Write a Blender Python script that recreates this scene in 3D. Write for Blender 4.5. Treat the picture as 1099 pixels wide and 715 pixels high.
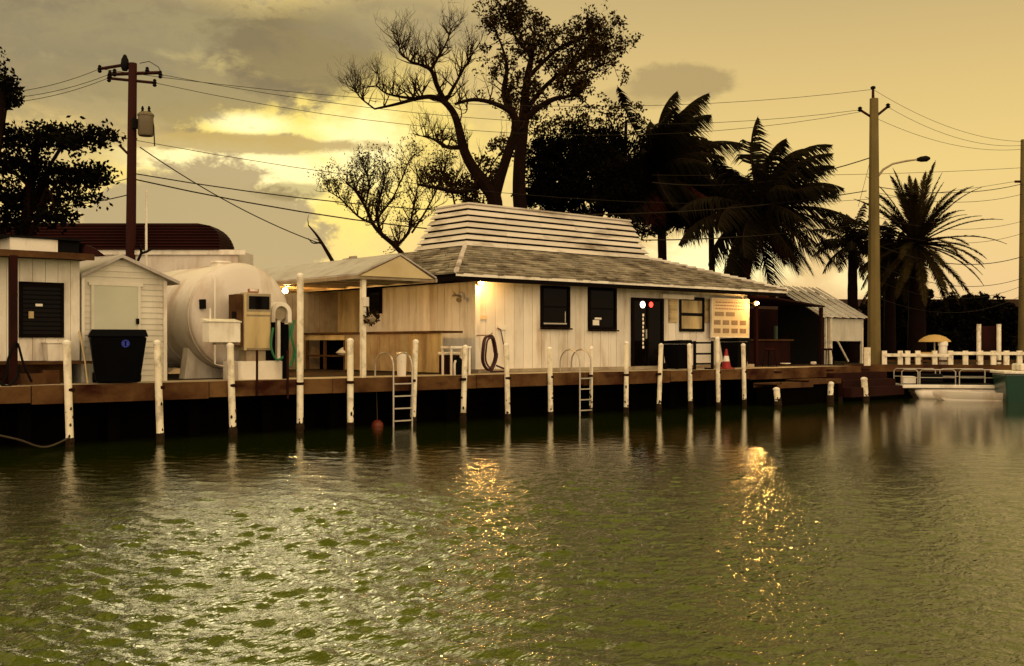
import bpy, math, random
import numpy as np
from mathutils import Vector, Matrix
R = math.radians
rnd = random.Random(7)
for o in list(bpy.data.objects): bpy.data.objects.remove(o)
scene = bpy.context.scene
col = scene.collection

# ---------------------------------------------------------------- camera
# world frame: X along the dock, Y landward, Z up, water level z = 0
F = 1150.0; CX = 549.5; HY = 370.0; H = 2.0
VPX = 1884.0
TH = math.atan((VPX - CX) / F)
D0 = 2300.0 / (0.0605 * (VPX - CX))
cs, sn = math.cos(TH), math.sin(TH)
CAMX, CAMY = -D0 * cs, -D0 * sn
cam_d = bpy.data.cameras.new('camera'); cam = bpy.data.objects.new('camera', cam_d); col.objects.link(cam)
cam.location = (CAMX, CAMY, H)
cam.rotation_euler = (R(90), 0, math.atan2(sn, cs) - R(90))
cam_d.sensor_width = 36.0; cam_d.lens = 36.0 * F / 1099.0
cam_d.shift_y = 12.5 / 1099.0
cam_d.clip_start = 0.1; cam_d.clip_end = 5000
scene.camera = cam

def P(px, py, t):
    a = (px - CX) / F
    D = (t - CAMY) / (sn - a * cs)
    return Vector((CAMX + D * (cs + a * sn), t, H + D * (HY - py) / F))
def C(px, py, D):
    a = (px - CX) / F
    return Vector((CAMX + D * (cs + a * sn), CAMY + D * (sn - a * cs), H + D * (HY - py) / F))
def X(px, t): return P(px, HY, t).x
def Z(px, py, t): return P(px, py, t).z
RIGHT = Vector((sn, -cs, 0)); FWD = Vector((cs, sn, 0))

# ---------------------------------------------------------------- world
scene.view_settings.view_transform = 'Standard'
scene.view_settings.look = 'None'
scene.view_settings.exposure = 0.15
scene.view_settings.gamma = 1.0
w = bpy.data.worlds.new('World'); scene.world = w; w.use_nodes = True
nt = w.node_tree; nt.nodes.clear()
def N(t, **k):
    n = nt.nodes.new(t)
    for a, b in k.items(): setattr(n, a, b)
    return n
def lk(a, b): nt.links.new(a, b)
def M_(op, a, b=None, c=None, clamp=False):
    n = N('ShaderNodeMath', operation=op); n.use_clamp = clamp
    for i, v in enumerate((a, b, c)):
        if v is None: continue
        if isinstance(v, (int, float)): n.inputs[i].default_value = v
        else: lk(v, n.inputs[i])
    return n.outputs[0]
def smooth(v, lo, hi, o0=0.0, o1=1.0):
    n = N('ShaderNodeMapRange', interpolation_type='SMOOTHSTEP')
    lk(v, n.inputs[0])
    for i, q in enumerate((lo, hi, o0, o1)): n.inputs[i + 1].default_value = q
    return n.outputs[0]
def mixc(f, a, b):
    n = N('ShaderNodeMix', data_type='RGBA')
    if isinstance(f, float): n.inputs[0].default_value = f
    else: lk(f, n.inputs[0])
    for i, v in ((6, a), (7, b)):
        if isinstance(v, tuple): n.inputs[i].default_value = (*v, 1)
        else: lk(v, n.inputs[i])
    return n.outputs[2]
def srgb(r, g, b):
    f = lambda c: (c / 255 / 12.92) if c / 255 <= .04045 else ((c / 255 + .055) / 1.055) ** 2.4
    return (f(r), f(g), f(b))
SUN_AZ = math.atan2(sn, cs) + math.atan((549.5 - 290) / F)   # direction the glow is seen in (math angle from +X)
SUN_EL = R(9.5)
tc = N('ShaderNodeTexCoord')
rot = N('ShaderNodeVectorRotate', rotation_type='Z_AXIS'); lk(tc.outputs['Generated'], rot.inputs[0])
rot.inputs['Angle'].default_value = -math.atan2(sn, cs)
sep = N('ShaderNodeSeparateXYZ'); lk(rot.outputs[0], sep.inputs[0])
fx, fy, fz = sep.outputs
az = M_('ARCTAN2', fy, fx)                       # + to the left of the view
el = M_('ARCSINE', fz)
# "degrees" of azimuth / elevation
azd = M_('MULTIPLY', az, 57.2958); eld = M_('MULTIPLY', el, 57.2958)
cmb = N('ShaderNodeCombineXYZ'); lk(azd, cmb.inputs[0]); lk(M_('MULTIPLY', eld, 1.75), cmb.inputs[1])
def noise(scale, detail=6, rough=.55, dist=0.0, vec=None, off=(0, 0, 0)):
    mp = N('ShaderNodeMapping'); lk(vec or cmb.outputs[0], mp.inputs[0]); mp.inputs['Location'].default_value = off
    n = N('ShaderNodeTexNoise'); lk(mp.outputs[0], n.inputs['Vector'])
    n.inputs['Scale'].default_value = scale; n.inputs['Detail'].default_value = detail
    n.inputs['Roughness'].default_value = rough; n.inputs['Distortion'].default_value = dist
    return n.outputs[0]
n_big = noise(.055, 7, .55, .6)
n_fine = noise(.26, 7, .62, .5, off=(13, 5, 0)); n_sm = noise(.8, 8, .66, .3, off=(3, 25, 0))
nj = M_('ADD', M_('ADD', M_('MULTIPLY', M_('SUBTRACT', n_big, .5), .9), M_('MULTIPLY', M_('SUBTRACT', n_fine, .5), 1.1)), M_('MULTIPLY', M_('SUBTRACT', n_sm, .5), .8))
def gauss(a0, e0, ra, re, jit=1.0):
    """1 in the centre of an ellipse of the sky, 0 outside, edge broken by noise"""
    da = M_('DIVIDE', M_('SUBTRACT', azd, a0), ra); de = M_('DIVIDE', M_('SUBTRACT', eld, e0), re)
    d = M_('SQRT', M_('ADD', M_('MULTIPLY', da, da), M_('MULTIPLY', de, de)))
    return M_('ADD', d, M_('MULTIPLY', nj, jit))
def AE(px, py):
    a = -(px - CX) / F
    return math.degrees(math.atan(a)), math.degrees(math.atan((HY - py) / F * math.cos(math.atan(a))))
# base sky: pale amber at the horizon, duller above, olive overhead
ramp = N('ShaderNodeValToRGB'); lk(M_('DIVIDE', eld, 90.0, clamp=True), ramp.inputs[0])
cr = ramp.color_ramp; cr.elements[0].position = 0; cr.elements[0].color = (*srgb(228, 188, 138), 1)
cr.elements[1].position = 1; cr.elements[1].color = (*srgb(140, 146, 56), 1)
for p, c in ((.045, (232, 197, 134)), (.1, (230, 199, 124)), (.15, (213, 184, 118)), (.205, (188, 163, 112)), (.27, (240, 212, 134)), (.45, (250, 234, 130))):
    e = cr.elements.new(p); e.color = (*srgb(*c), 1)
sky = ramp.outputs[0]
# broken cloud deck to the left / above
leftw = smooth(azd, -2.0, 14.0)
upw = smooth(eld, 6.5, 14.5)
deck = smooth(nj, -.2, .14)
g_l = M_('MULTIPLY', M_('MULTIPLY', deck, leftw), upw)
sky = mixc(M_('MULTIPLY', g_l, .9), sky, srgb(116, 102, 80))
ww = M_('MULTIPLY', smooth(n_fine, .45, .7), M_('MULTIPLY', leftw, upw))
sky = mixc(M_('MULTIPLY', ww, .45), sky, srgb(196, 178, 136))
# yellow glow round the hidden sun
a0, e0 = AE(300, 165)
gl = smooth(gauss(a0, e0, 11.5, 6.0, .8), 1.45, .15)
sky = mixc(M_('MULTIPLY', gl, .95), sky, (1.02, .78, .17))
for (qx, qy, ra, re, k) in ((265, 132, 2.6, .75, .95), (205, 170, 5.0, 1.1, .8), (300, 192, 3.0, 1.8, .8), (385, 160, 3.2, 2.6, .75), (770, 285, 5.5, 1.8, .9), (925, 300, 2.2, 1.2, .5)):
    a1, e1 = AE(qx, qy)
    m = smooth(gauss(a1, e1, ra, re, .9), 1.15, .35)
    sky = mixc(M_('MULTIPLY', m, k), sky, (1.18, 1.02, .50))
# grey brow of cloud crossing the glow, the big cumulus below it, the small cloud at right
for (qx, qy, ra, re, c, k, j) in ((235, 152, 9, .55, (165, 138, 84), .8, 1.3), (150, 95, 9, 1.9, (128, 111, 82), .8, 1.5), (60, 20, 12, 2.0, (126, 112, 88), .8, 1.4), (40, 150, 6, 2.0, (196, 170, 112), .6, 1.4),
                                  (215, 262, 6.0, 4.0, (172, 152, 110), .97, .7),
                                  (120, 60, 14, 2.6, (150, 137, 100), .5, 1.2),
                                  (330, 60, 4.8, 2.3, (112, 97, 70), .75, 1.1),
                                  (430, 30, 5.2, 1.5, (140, 126, 96), .6, 1.1),
                                  (738, 88, 3.0, 1.0, (166, 143, 96), .8, 1.2),
                                  (690, 104, 2.6, .7, (178, 153, 100), .6, 1.2),
                                  (310, 205, 2.2, .55, (120, 105, 60), .6, 1.0)):
    a1, e1 = AE(qx, qy)
    m = smooth(gauss(a1, e1, ra, re, j), 1.12, .95 if j < 1 else .62)
    sky = mixc(M_('MULTIPLY', m, k), sky, srgb(*c))
lu = M_('MULTIPLY', smooth(azd, -30.0, 16.0), smooth(eld, 13.0, 52.0))
sky = mixc(M_('MULTIPLY', lu, .9), sky, (.86, .80, .09))
n_ov = noise(7.0, 7, .65, .6, vec=rot.outputs[0])
ov = M_('MULTIPLY', smooth(n_ov, .44, .58), smooth(eld, 17.0, 24.0))
sky = mixc(M_('MULTIPLY', ov, .9), sky, (.26, .24, .05))
# the broad bright sky behind the photographer (faces the dock)
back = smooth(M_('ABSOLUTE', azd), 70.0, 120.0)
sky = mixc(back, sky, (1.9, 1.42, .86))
nish = N('ShaderNodeTexSky', sky_type='NISHITA'); nish.sun_disc = False
nish.sun_elevation = SUN_EL; nish.sun_rotation = R(90) - SUN_AZ; nish.dust_density = 1
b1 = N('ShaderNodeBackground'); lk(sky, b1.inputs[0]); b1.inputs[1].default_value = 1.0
b2 = N('ShaderNodeBackground'); lk(nish.outputs[0], b2.inputs[0]); b2.inputs[1].default_value = 0.0015
ad = N('ShaderNodeAddShader'); lk(b1.outputs[0], ad.inputs[0]); lk(b2.outputs[0], ad.inputs[1])
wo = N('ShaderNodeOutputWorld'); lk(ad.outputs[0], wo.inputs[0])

sun_d = bpy.data.lights.new('sun', 'SUN'); sun_d.energy = 0.5; sun_d.angle = R(25); sun_d.specular_factor = .25; sun_d.color = (1, .86, .55)
sun = bpy.data.objects.new('sun', sun_d); col.objects.link(sun)
sv = Vector((math.cos(SUN_AZ) * math.cos(SUN_EL), math.sin(SUN_AZ) * math.cos(SUN_EL), math.sin(SUN_EL)))
sun.rotation_euler = sv.to_track_quat('Z', 'Y').to_euler(); sun.location = (0, 0, 40)

# ---------------------------------------------------------------- materials
MATS = {}
def mat(name, c, rough=.7, c2=None, scale=3.0, amt=.5, stretch=(1, 1, 1), bump=0.0, bscale=30, spec=.3, island=0.0,
        dirt=None, dirt_amt=0.0, emit=None, estr=0, metal=0.0, dscale=2.0, dstretch=(1, 1, .25)):
    m = bpy.data.materials.new(name); m.use_nodes = True; t = m.node_tree; b = t.nodes['Principled BSDF']
    b.inputs['Roughness'].default_value = rough; b.inputs['Specular IOR Level'].default_value = spec
    b.inputs['Metallic'].default_value = metal
    tcn = t.nodes.new('ShaderNodeNewGeometry')
    def nz(sc, st, det=5):
        mp = t.nodes.new('ShaderNodeMapping'); t.links.new(tcn.outputs['Position'], mp.inputs[0]); mp.inputs['Scale'].default_value = st
        n = t.nodes.new('ShaderNodeTexNoise'); t.links.new(mp.outputs[0], n.inputs[0]); n.inputs['Scale'].default_value = sc
        n.inputs['Detail'].default_value = det; n.inputs['Roughness'].default_value = .6
        return n.outputs[0]
    def mx(f, a, bb, bt='MIX'):
        n = t.nodes.new('ShaderNodeMix'); n.data_type = 'RGBA'; n.blend_type = bt
        if isinstance(f, (int, float)): n.inputs[0].default_value = f
        else: t.links.new(f, n.inputs[0])
        for i, v in ((6, a), (7, bb)):
            if isinstance(v, tuple): n.inputs[i].default_value = (*v, 1)
            else: t.links.new(v, n.inputs[i])
        return n.outputs[2]
    def mr(v, lo, hi, a=0., bq=1.):
        n = t.nodes.new('ShaderNodeMapRange'); t.links.new(v, n.inputs[0])
        for i, q in enumerate((lo, hi, a, bq)): n.inputs[i + 1].default_value = q
        return n.outputs[0]
    if c2 is None: c2 = tuple(x * .6 for x in c)
    out = mx(mr(nz(scale, stretch), .35, .7, 0, amt), c, c2)
    if dirt:
        out = mx(mr(nz(dscale, dstretch, 7), .5, .68, 0, dirt_amt), out, dirt)
    if island:
        v = mr(tcn.outputs['Random Per Island'], 0, 1, 1 - island, 1 + island * .35)
        cc = t.nodes.new('ShaderNodeCombineColor')
        for i in range(3): t.links.new(v, cc.inputs[i])
        out = mx(1.0, out, cc.outputs[0], 'MULTIPLY')
    t.links.new(out, b.inputs['Base Color'])
    if bump:
        bn = t.nodes.new('ShaderNodeBump'); bn.inputs['Strength'].default_value = bump; bn.inputs['Distance'].default_value = .02
        t.links.new(nz(bscale, stretch), bn.inputs['Height']); t.links.new(bn.outputs[0], b.inputs['Normal'])
    if emit:
        b.inputs['Emission Color'].default_value = (*emit, 1); b.inputs['Emission Strength'].default_value = estr
    MATS[name] = m; return m
rust = (.16, .055, .02)
m_white = mat('white_paint', (.76, .70, .60), .55, (.55, .49, .39), 1.5, .5, dirt=(.22, .13, .06), dirt_amt=.5, bump=.15)
m_pile = mat('pile_white', (.78, .70, .54), .6, (.52, .44, .30), 3, .6, dirt=(.12, .07, .035), dirt_amt=.55, bump=.3, dscale=4.5, dstretch=(1, 1, .8))
m_board = mat('house_boards', (.74, .68, .58), .6, (.58, .50, .40), 1.2, .5, island=.16, dirt=(.30, .19, .09), dirt_amt=.6, dstretch=(1, 1, .18), bump=.2)
m_oldboard = mat('weathered_boards', (.56, .43, .21), .75, (.30, .21, .10), 2, .7, (1, 1, .2), island=.3, dirt=(.10, .05, .02), dirt_amt=.6)
m_clap = mat('clapboard', (.60, .56, .46), .65, (.45, .40, .31), 2, .5, island=.12, dirt=(.2, .14, .08), dirt_amt=.3)
m_louver = mat('mansard_boards', (.62, .56, .48), .6, (.46, .39, .31), 1.5, .6, (.3, .3, 1), island=.15, dirt=(.13, .085, .05), dirt_amt=.85, dscale=1.1, dstretch=(.5, .5, 2))
m_shingle = mat('shingles', (.34, .295, .225), .9, (.15, .12, .08), 1.6, 1.0, island=.45, dirt=(.08, .05, .03), dirt_amt=.55, bump=.5, dscale=1.6, dstretch=(1, 1, 1), spec=.1)
m_conc = mat('concrete', (.42, .34, .22), .85, (.20, .15, .09), 1.2, .8, dirt=rust, dirt_amt=.6, bump=.6, bscale=12, dstretch=(.6, .6, .6))
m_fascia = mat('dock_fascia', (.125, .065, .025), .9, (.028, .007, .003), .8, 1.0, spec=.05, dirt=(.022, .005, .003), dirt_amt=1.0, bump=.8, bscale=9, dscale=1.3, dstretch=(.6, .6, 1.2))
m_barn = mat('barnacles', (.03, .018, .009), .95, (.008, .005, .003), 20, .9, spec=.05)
m_black = mat('shade_black', (.0022, .0016, .0012), .9, spec=.0)  # near-black base colour stands in for the deep shade under the dock
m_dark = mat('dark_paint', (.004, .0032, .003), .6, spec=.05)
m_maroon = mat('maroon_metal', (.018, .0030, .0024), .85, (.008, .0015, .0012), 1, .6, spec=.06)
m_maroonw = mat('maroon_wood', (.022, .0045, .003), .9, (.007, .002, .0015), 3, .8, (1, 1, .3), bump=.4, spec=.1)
m_glass = mat('dark_glass', (.0015, .0012, .001), .1, (.006, .003, .002), 2, .6, spec=.04)
m_frame = mat('dark_frame', (.0045, .0024, .002), .7, spec=.03)
m_roofgrey = mat('grey_canopy', (.40, .36, .33), .6, (.30, .26, .23), .8, .6, dirt=(.16, .11, .07), dirt_amt=.5, spec=.3)
m_fabric = mat('canopy_fabric', (.52, .42, .24), .8, (.36, .27, .13), 1.2, .6)
m_tin = mat('tin_roof', (.66, .62, .56), .4, (.42, .36, .3), 1, .6, island=.1, dirt=(.25, .14, .08), dirt_amt=.4, metal=.2)
m_tank = mat('tank_white', (.62, .56, .49), .6, (.50, .44, .37), .6, .6, dirt=(.26, .14, .06), dirt_amt=.6, dscale=1.1, dstretch=(1, 1, .3))
m_steel = mat('dull_steel', (.30, .24, .15), .5, (.17, .12, .06), 2.5, .7, dirt=rust, dirt_amt=.5, spec=.4)
m_rail = mat('rail_metal', (.42, .38, .32), .35, metal=.6, dirt=rust, dirt_amt=.4)
m_plastic = mat('black_plastic', (.0018, .0018, .0024), .55, spec=.03)
m_blue = mat('blue_print', (.03, .05, .42), .5, (.02, .03, .3))
m_green = mat('green_hose', (.01, .12, .04), .45)
m_greenhull = mat('green_hull', (.002, .035, .022), .3, (.0015, .02, .013), 1, .5, spec=.5)
m_pole = mat('wood_pole', (.030, .007, .005), .85, (.025, .009, .007), 2, .7, (4, 4, .2), bump=.5, spec=.1)
m_cpole = mat('concrete_pole', (.15, .11, .04), .9, (.06, .043, .016), .8, .8, (1, 1, .4), bump=.3, spec=.1)
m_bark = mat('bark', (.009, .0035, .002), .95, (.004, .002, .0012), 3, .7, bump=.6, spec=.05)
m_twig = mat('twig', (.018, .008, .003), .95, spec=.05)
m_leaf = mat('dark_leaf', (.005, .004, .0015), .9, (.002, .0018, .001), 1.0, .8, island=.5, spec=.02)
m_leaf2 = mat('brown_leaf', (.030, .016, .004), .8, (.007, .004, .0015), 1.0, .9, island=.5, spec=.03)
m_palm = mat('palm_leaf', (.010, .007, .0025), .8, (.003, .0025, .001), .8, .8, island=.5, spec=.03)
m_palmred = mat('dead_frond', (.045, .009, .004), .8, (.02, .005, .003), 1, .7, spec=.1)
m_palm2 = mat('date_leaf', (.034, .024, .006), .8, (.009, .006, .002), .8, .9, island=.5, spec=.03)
m_ground = mat('ground', (.035, .022, .012), .95, (.015, .01, .006), 1, .8, spec=.05)
m_wire = mat('wire', (.016, .011, .006), .7, spec=.1)
m_red = mat('cone_red', (.28, .008, .008), .5)
m_hose = mat('hose_dark', (.045, .012, .012), .6)
m_yel = mat('yellow_canvas', (.42, .27, .09), .8, (.4, .25, .08), 2, .5)
m_sign = mat('sign_board', (.62, .48, .28), .6, (.5, .36, .2), 4, .5)
m_signdark = mat('sign_print', (.26, .17, .09), .6, (.16, .09, .05), 9, .8)
m_signred = mat('sign_print_red', (.35, .11, .06), .6)
m_orange = mat('orange_buoy', (.14, .022, .005), .5)
m_rope = mat('rope', (.05, .035, .02), .9)
m_wood = mat('old_wood', (.10, .048, .018), .9, (.03, .011, .005), 2, .9, island=.4, bump=.5, spec=.1)
def emat(name, c, s): return mat(name, c, emit=c, estr=s)
m_bulb = emat('bulb_warm', (1, .52, .13), 90)
m_neonw = emat('neon_white', (1, .85, .65), 5)
m_neonr = emat('neon_red', (1, .05, .03), 3)

# ---------------------------------------------------------------- mesh helpers
class MB:
    def __init__(s): s.v = []; s.f = []
    def add(s, vs, fs):
        k = len(s.v); s.v += [tuple(v) for v in vs]; s.f += [tuple(i + k for i in f) for f in fs]; return s
    def box(s, x0, x1, y0, y1, z0, z1, M=None):
        vs = [Vector(q) for q in ((x0, y0, z0), (x1, y0, z0), (x1, y1, z0), (x0, y1, z0), (x0, y0, z1), (x1, y0, z1), (x1, y1, z1), (x0, y1, z1))]
        if M is not None: vs = [M @ q for q in vs]
        return s.add(vs, [(0, 3, 2, 1), (4, 5, 6, 7), (0, 1, 5, 4), (1, 2, 6, 5), (2, 3, 7, 6), (3, 0, 4, 7)])
    def hexa(s, lo, hi):  # lo, hi: 4 points each
        return s.add(list(lo) + list(hi), [(0, 3, 2, 1), (4, 5, 6, 7), (0, 1, 5, 4), (1, 2, 6, 5), (2, 3, 7, 6), (3, 0, 4, 7)])
    def tube(s, pts, r, n=6, cap=True):
        pts = [Vector(p) for p in pts]
        if not isinstance(r, (list, tuple)): r = [r] * len(pts)
        ring = []; up = Vector((0, 0, 1)); prev = None
        for i, p in enumerate(pts):
            d = (pts[min(i + 1, len(pts) - 1)] - pts[max(i - 1, 0)])
            if d.length < 1e-9: d = Vector((0, 0, 1))
            d.normalize()
            a = prev if prev is not None else (Vector((1, 0, 0)) if abs(d.z) > .9 else up)
            a = a - d * a.dot(d)
            if a.length < 1e-5: a = d.orthogonal()
            a.normalize(); prev = a; b = d.cross(a)
            ring.append([p + (a * math.cos(2 * math.pi * j / n) + b * math.sin(2 * math.pi * j / n)) * r[i] for j in range(n)])
        vs = [q for rg in ring for q in rg]; fs = []
        for i in range(len(pts) - 1):
            for j in range(n):
                fs.append((i * n + j, i * n + (j + 1) % n, (i + 1) * n + (j + 1) % n, (i + 1) * n + j))
        if cap: fs += [tuple(range(n))[::-1], tuple((len(pts) - 1) * n + j for j in range(n))]
        return s.add(vs, fs)
    def lathe(s, c, prof, n=24, axis='z', cap=True):
        c = Vector(c); vs = []; fs = []
        for (r, h) in prof:
            for j in range(n):
                a = 2 * math.pi * j / n
                q = Vector((r * math.cos(a), r * math.sin(a), h)) if axis == 'z' else \
                    Vector((r * math.cos(a), h, r * math.sin(a))) if axis == 'y' else Vector((h, r * math.cos(a), r * math.sin(a)))
                vs.append(c + q)
        for i in range(len(prof) - 1):
            for j in range(n):
                fs.append((i * n + j, i * n + (j + 1) % n, (i + 1) * n + (j + 1) % n, (i + 1) * n + j))
        if cap: fs += [tuple(range(n))[::-1], tuple((len(prof) - 1) * n + j for j in range(n))]
        return s.add(vs, fs)
    def prism(s, poly, d):  # poly of 3D points extruded by vector d
        n = len(poly); poly = [Vector(p) for p in poly]; d = Vector(d)
        return s.add(poly + [p + d for p in poly], [tuple(range(n))[::-1], tuple(range(n, 2 * n))] + [(i, (i + 1) % n, n + (i + 1) % n, n + i) for i in range(n)])
    def build(s, name, m, parent=None, smooth=False, bevel=0, origin=None):
        me = bpy.data.meshes.new(name)
        if parent is not None: org = Vector(parent['_w']) if '_w' in parent else Vector(parent.location)
        elif origin is not None: org = Vector(origin)
        else:
            a = np.array(s.v); org = Vector(((a[:, 0].min() + a[:, 0].max()) / 2, (a[:, 1].min() + a[:, 1].max()) / 2, a[:, 2].min()))
        me.from_pydata([(v[0] - org.x, v[1] - org.y, v[2] - org.z) for v in s.v], [], s.f)
        me.update()
        o = bpy.data.objects.new(name, me); col.objects.link(o); me.materials.append(m)
        if parent is not None:
            o.parent = parent; W[o.name] = org
        else: o.location = org; W[o.name] = org
        o['_w'] = tuple(org)
        if smooth:
            for p in me.polygons: p.use_smooth = True
            try: me.set_sharp_from_angle(angle=R(40))
            except Exception: pass
        if bevel:
            b = o.modifiers.new('bevel', 'BEVEL'); b.width = bevel; b.segments = 2; b.limit_method = 'ANGLE'
        return o
W = {}
def tag(o, label, cat, group=None, kind=None):
    if label: o['label'] = label
    if cat: o['category'] = cat
    if group: o['group'] = group
    if kind: o['kind'] = kind
    return o
def thing(name, label, cat, loc, group=None):
    o = bpy.data.objects.new(name, None); col.objects.link(o); o.location = Vector(loc); o['_w'] = tuple(loc); o.empty_display_size = .3
    return tag(o, label, cat, group)
def struct(mb, name, m, **k):
    o = mb.build(name, m, **k); o['kind'] = 'structure'; return o
DZ = 1.20   # deck height

# ---------------------------------------------------------------- water
def make_water():
    def axis(segs, lo, hi):
        a = []
        for (p, q, st) in segs: a += list(np.arange(p, q - st * .5, st))
        b = [segs[-1][1]]; st = segs[-1][2]
        while b[-1] < hi: st *= 1.25; b.append(b[-1] + st)
        c = [segs[0][0]]; st = segs[0][2]
        while c[-1] > lo: st *= 1.25; c.append(c[-1] - st)
        return np.array(sorted(set(c[1:] + a + b)))
    xs = axis([(-19, -3, .034), (-3, 10, .06), (10, 24, .1)], -700, 900); ys = axis([(-20, -8, .036), (-8, 1.0, .07)], -500, 60)
    Xg, Yg = np.meshgrid(xs, ys, indexing='ij')
    rg = np.random.RandomState(3); Zg = np.zeros_like(Xg)
    base = math.atan2(sn, cs) - .22
    dist = np.hypot(Xg - CAMX, Yg - CAMY)
    near = np.clip((-3.2 - Xg) / 2, 0, 1) * np.clip((-8.2 - Yg) / 2, 0, 1)
    patch = 1 + .42 * np.sin(Xg * .31 + 1.3 + .8 * np.sin(Yg * .23)) * np.sin(Yg * .27 + .5 + .7 * np.sin(Xg * .19))
    NW = 130
    for i in range(NW):
        lam = .12 * (.85 / .12) ** rg.rand()
        k = 2 * math.pi / lam; th = base + rg.normal(0, .6); ph = rg.rand() * 6.28
        amp = .0064 * lam * (1.0 if lam < .26 else (.5 if lam < .45 else .28))
        z = amp * np.sin(k * (Xg * math.cos(th) + Yg * math.sin(th)) + ph + 1.4 * np.sin(Xg * .5 * rg.rand() + Yg * .6 * rg.rand() + ph))
        if lam < .26: z = z * near
        Zg += z
    Zg *= patch
    Zg += np.where(Zg > 0, Zg * Zg * 18, 0)          # sharper crests
    fade = np.clip((60 - dist) / 25, 0, 1) * np.clip((24 - Xg) / 3, 0, 1) * np.clip((Xg + 19) / 2, 0, 1) * np.clip((Yg + 20) / 2, 0, 1) * np.clip((1.0 - Yg) / 1, 0, 1)
    calm = (.12 + .88 * np.clip((-1.5 - Yg) / 8, 0, 1)) * (.45 + .55 * np.clip((12 - Xg) / 14, 0, 1))
    dv = (Xg - CAMX) * cs + (Yg - CAMY) * sn
    lat = (Xg - CAMX) * sn - (Yg - CAMY) * cs
    calm = (.09 + .91 * np.clip((22.0 - dv) / 11, 0, 1) ** 1.3) * (1 - .45 * np.clip((lat - 1) / 6, 0, 1))
    Zg *= fade * calm
    nx, ny = Xg.shape
    vs = np.stack([Xg, Yg, Zg], -1).reshape(-1, 3).astype(np.float32)
    idx = np.arange(nx * ny).reshape(nx, ny)
    q = np.stack([idx[:-1, :-1], idx[1:, :-1], idx[1:, 1:], idx[:-1, 1:]], -1).reshape(-1, 4).astype(np.int32)
    me = bpy.data.meshes.new('water'); me.vertices.add(len(vs)); me.vertices.foreach_set('co', vs.ravel())
    me.loops.add(q.size); me.loops.foreach_set('vertex_index', q.ravel()); me.polygons.add(len(q))
    me.polygons.foreach_set('loop_start', np.arange(0, q.size, 4, dtype=np.int32)); me.polygons.foreach_set('loop_total', np.full(len(q), 4, np.int32))
    me.polygons.foreach_set('use_smooth', np.ones(len(q), bool)); me.update(calc_edges=True)
    o = bpy.data.objects.new('water', me); col.objects.link(o); o['kind'] = 'structure'
    m = bpy.data.materials.new('water'); m.use_nodes = True; t = m.node_tree; b = t.nodes['Principled BSDF']
    b.inputs['Base Color'].default_value = (.009, .013, .0003, 1)
    b.inputs['Roughness'].default_value = .04; b.inputs['IOR'].default_value = 1.95
    b.inputs['Specular Tint'].default_value = (.96, .96, .34, 1)
    g = t.nodes.new('ShaderNodeNewGeometry')
    hs = []
    for sc, st, ang, wgt in ((5.5, (.6, 1.5, 1), .85, .6), (11, (.7, 1.4, 1), .6, .7), (24, (.8, 1.2, 1), 1.1, .4)):
        mp = t.nodes.new('ShaderNodeMapping'); mp.vector_type = 'POINT'; mp.inputs['Rotation'].default_value = (0, 0, ang + .0); mp.inputs['Scale'].default_value = st
        t.links.new(g.outputs['Position'], mp.inputs[0])
        n = t.nodes.new('ShaderNodeTexNoise'); n.inputs['Scale'].default_value = sc; n.inputs['Detail'].default_value = 3
        t.links.new(mp.outputs[0], n.inputs[0])
        ml = t.nodes.new('ShaderNodeMath'); ml.operation = 'MULTIPLY'; ml.inputs[1].default_value = wgt; t.links.new(n.outputs[0], ml.inputs[0]); hs.append(ml.outputs[0])
    s1 = t.nodes.new('ShaderNodeMath'); t.links.new(hs[0], s1.inputs[0]); t.links.new(hs[1], s1.inputs[1])
    s2 = t.nodes.new('ShaderNodeMath'); t.links.new(s1.outputs[0], s2.inputs[0]); t.links.new(hs[2], s2.inputs[1])
    bn = t.nodes.new('ShaderNodeBump'); bn.inputs['Distance'].default_value = .06
    vd = t.nodes.new('ShaderNodeVectorMath'); vd.operation = 'DOT_PRODUCT'; t.links.new(g.outputs['Position'], vd.inputs[0]); vd.inputs[1].default_value = (cs, sn, 0)
    off_ = CAMX * cs + CAMY * sn
    mrn = t.nodes.new('ShaderNodeMapRange'); t.links.new(vd.outputs['Value'], mrn.inputs[0])
    for i_, q_ in enumerate((off_ + 9.0, off_ + 22.0, .42, .06)): mrn.inputs[i_ + 1].default_value = q_
    t.links.new(mrn.outputs[0], bn.inputs['Strength'])
    t.links.new(s2.outputs[0], bn.inputs['Height']); t.links.new(bn.outputs[0], b.inputs['Normal'])
    me.materials.append(m)
make_water()

# ---------------------------------------------------------------- ground and quays
q1 = C(905, 0, 42.5); q2 = C(1320, 0, 40.0)
gp = [(-400, 1.25), (17.0, 1.25), (q1.x, q1.y), (q2.x, q2.y), (q2.x + 900, q2.y + 60), (q2.x + 900, 1400), (-400, 1400)]
struct(MB().prism([(x, y, -1.0) for x, y in gp], (0, 0, DZ - .006 + 1.0)), 'ground', m_ground, origin=(0, 0, 0))
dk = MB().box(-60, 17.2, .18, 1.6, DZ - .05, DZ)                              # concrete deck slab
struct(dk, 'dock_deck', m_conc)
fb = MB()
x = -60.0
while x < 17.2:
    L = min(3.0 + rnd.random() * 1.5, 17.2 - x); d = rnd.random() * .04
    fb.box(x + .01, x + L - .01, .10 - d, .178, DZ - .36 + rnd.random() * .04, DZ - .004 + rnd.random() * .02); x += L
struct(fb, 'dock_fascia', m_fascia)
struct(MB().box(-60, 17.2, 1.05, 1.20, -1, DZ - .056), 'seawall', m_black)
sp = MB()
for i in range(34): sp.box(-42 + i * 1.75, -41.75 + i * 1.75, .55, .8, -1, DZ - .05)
struct(sp, 'dock_understructure', m_black)
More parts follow.
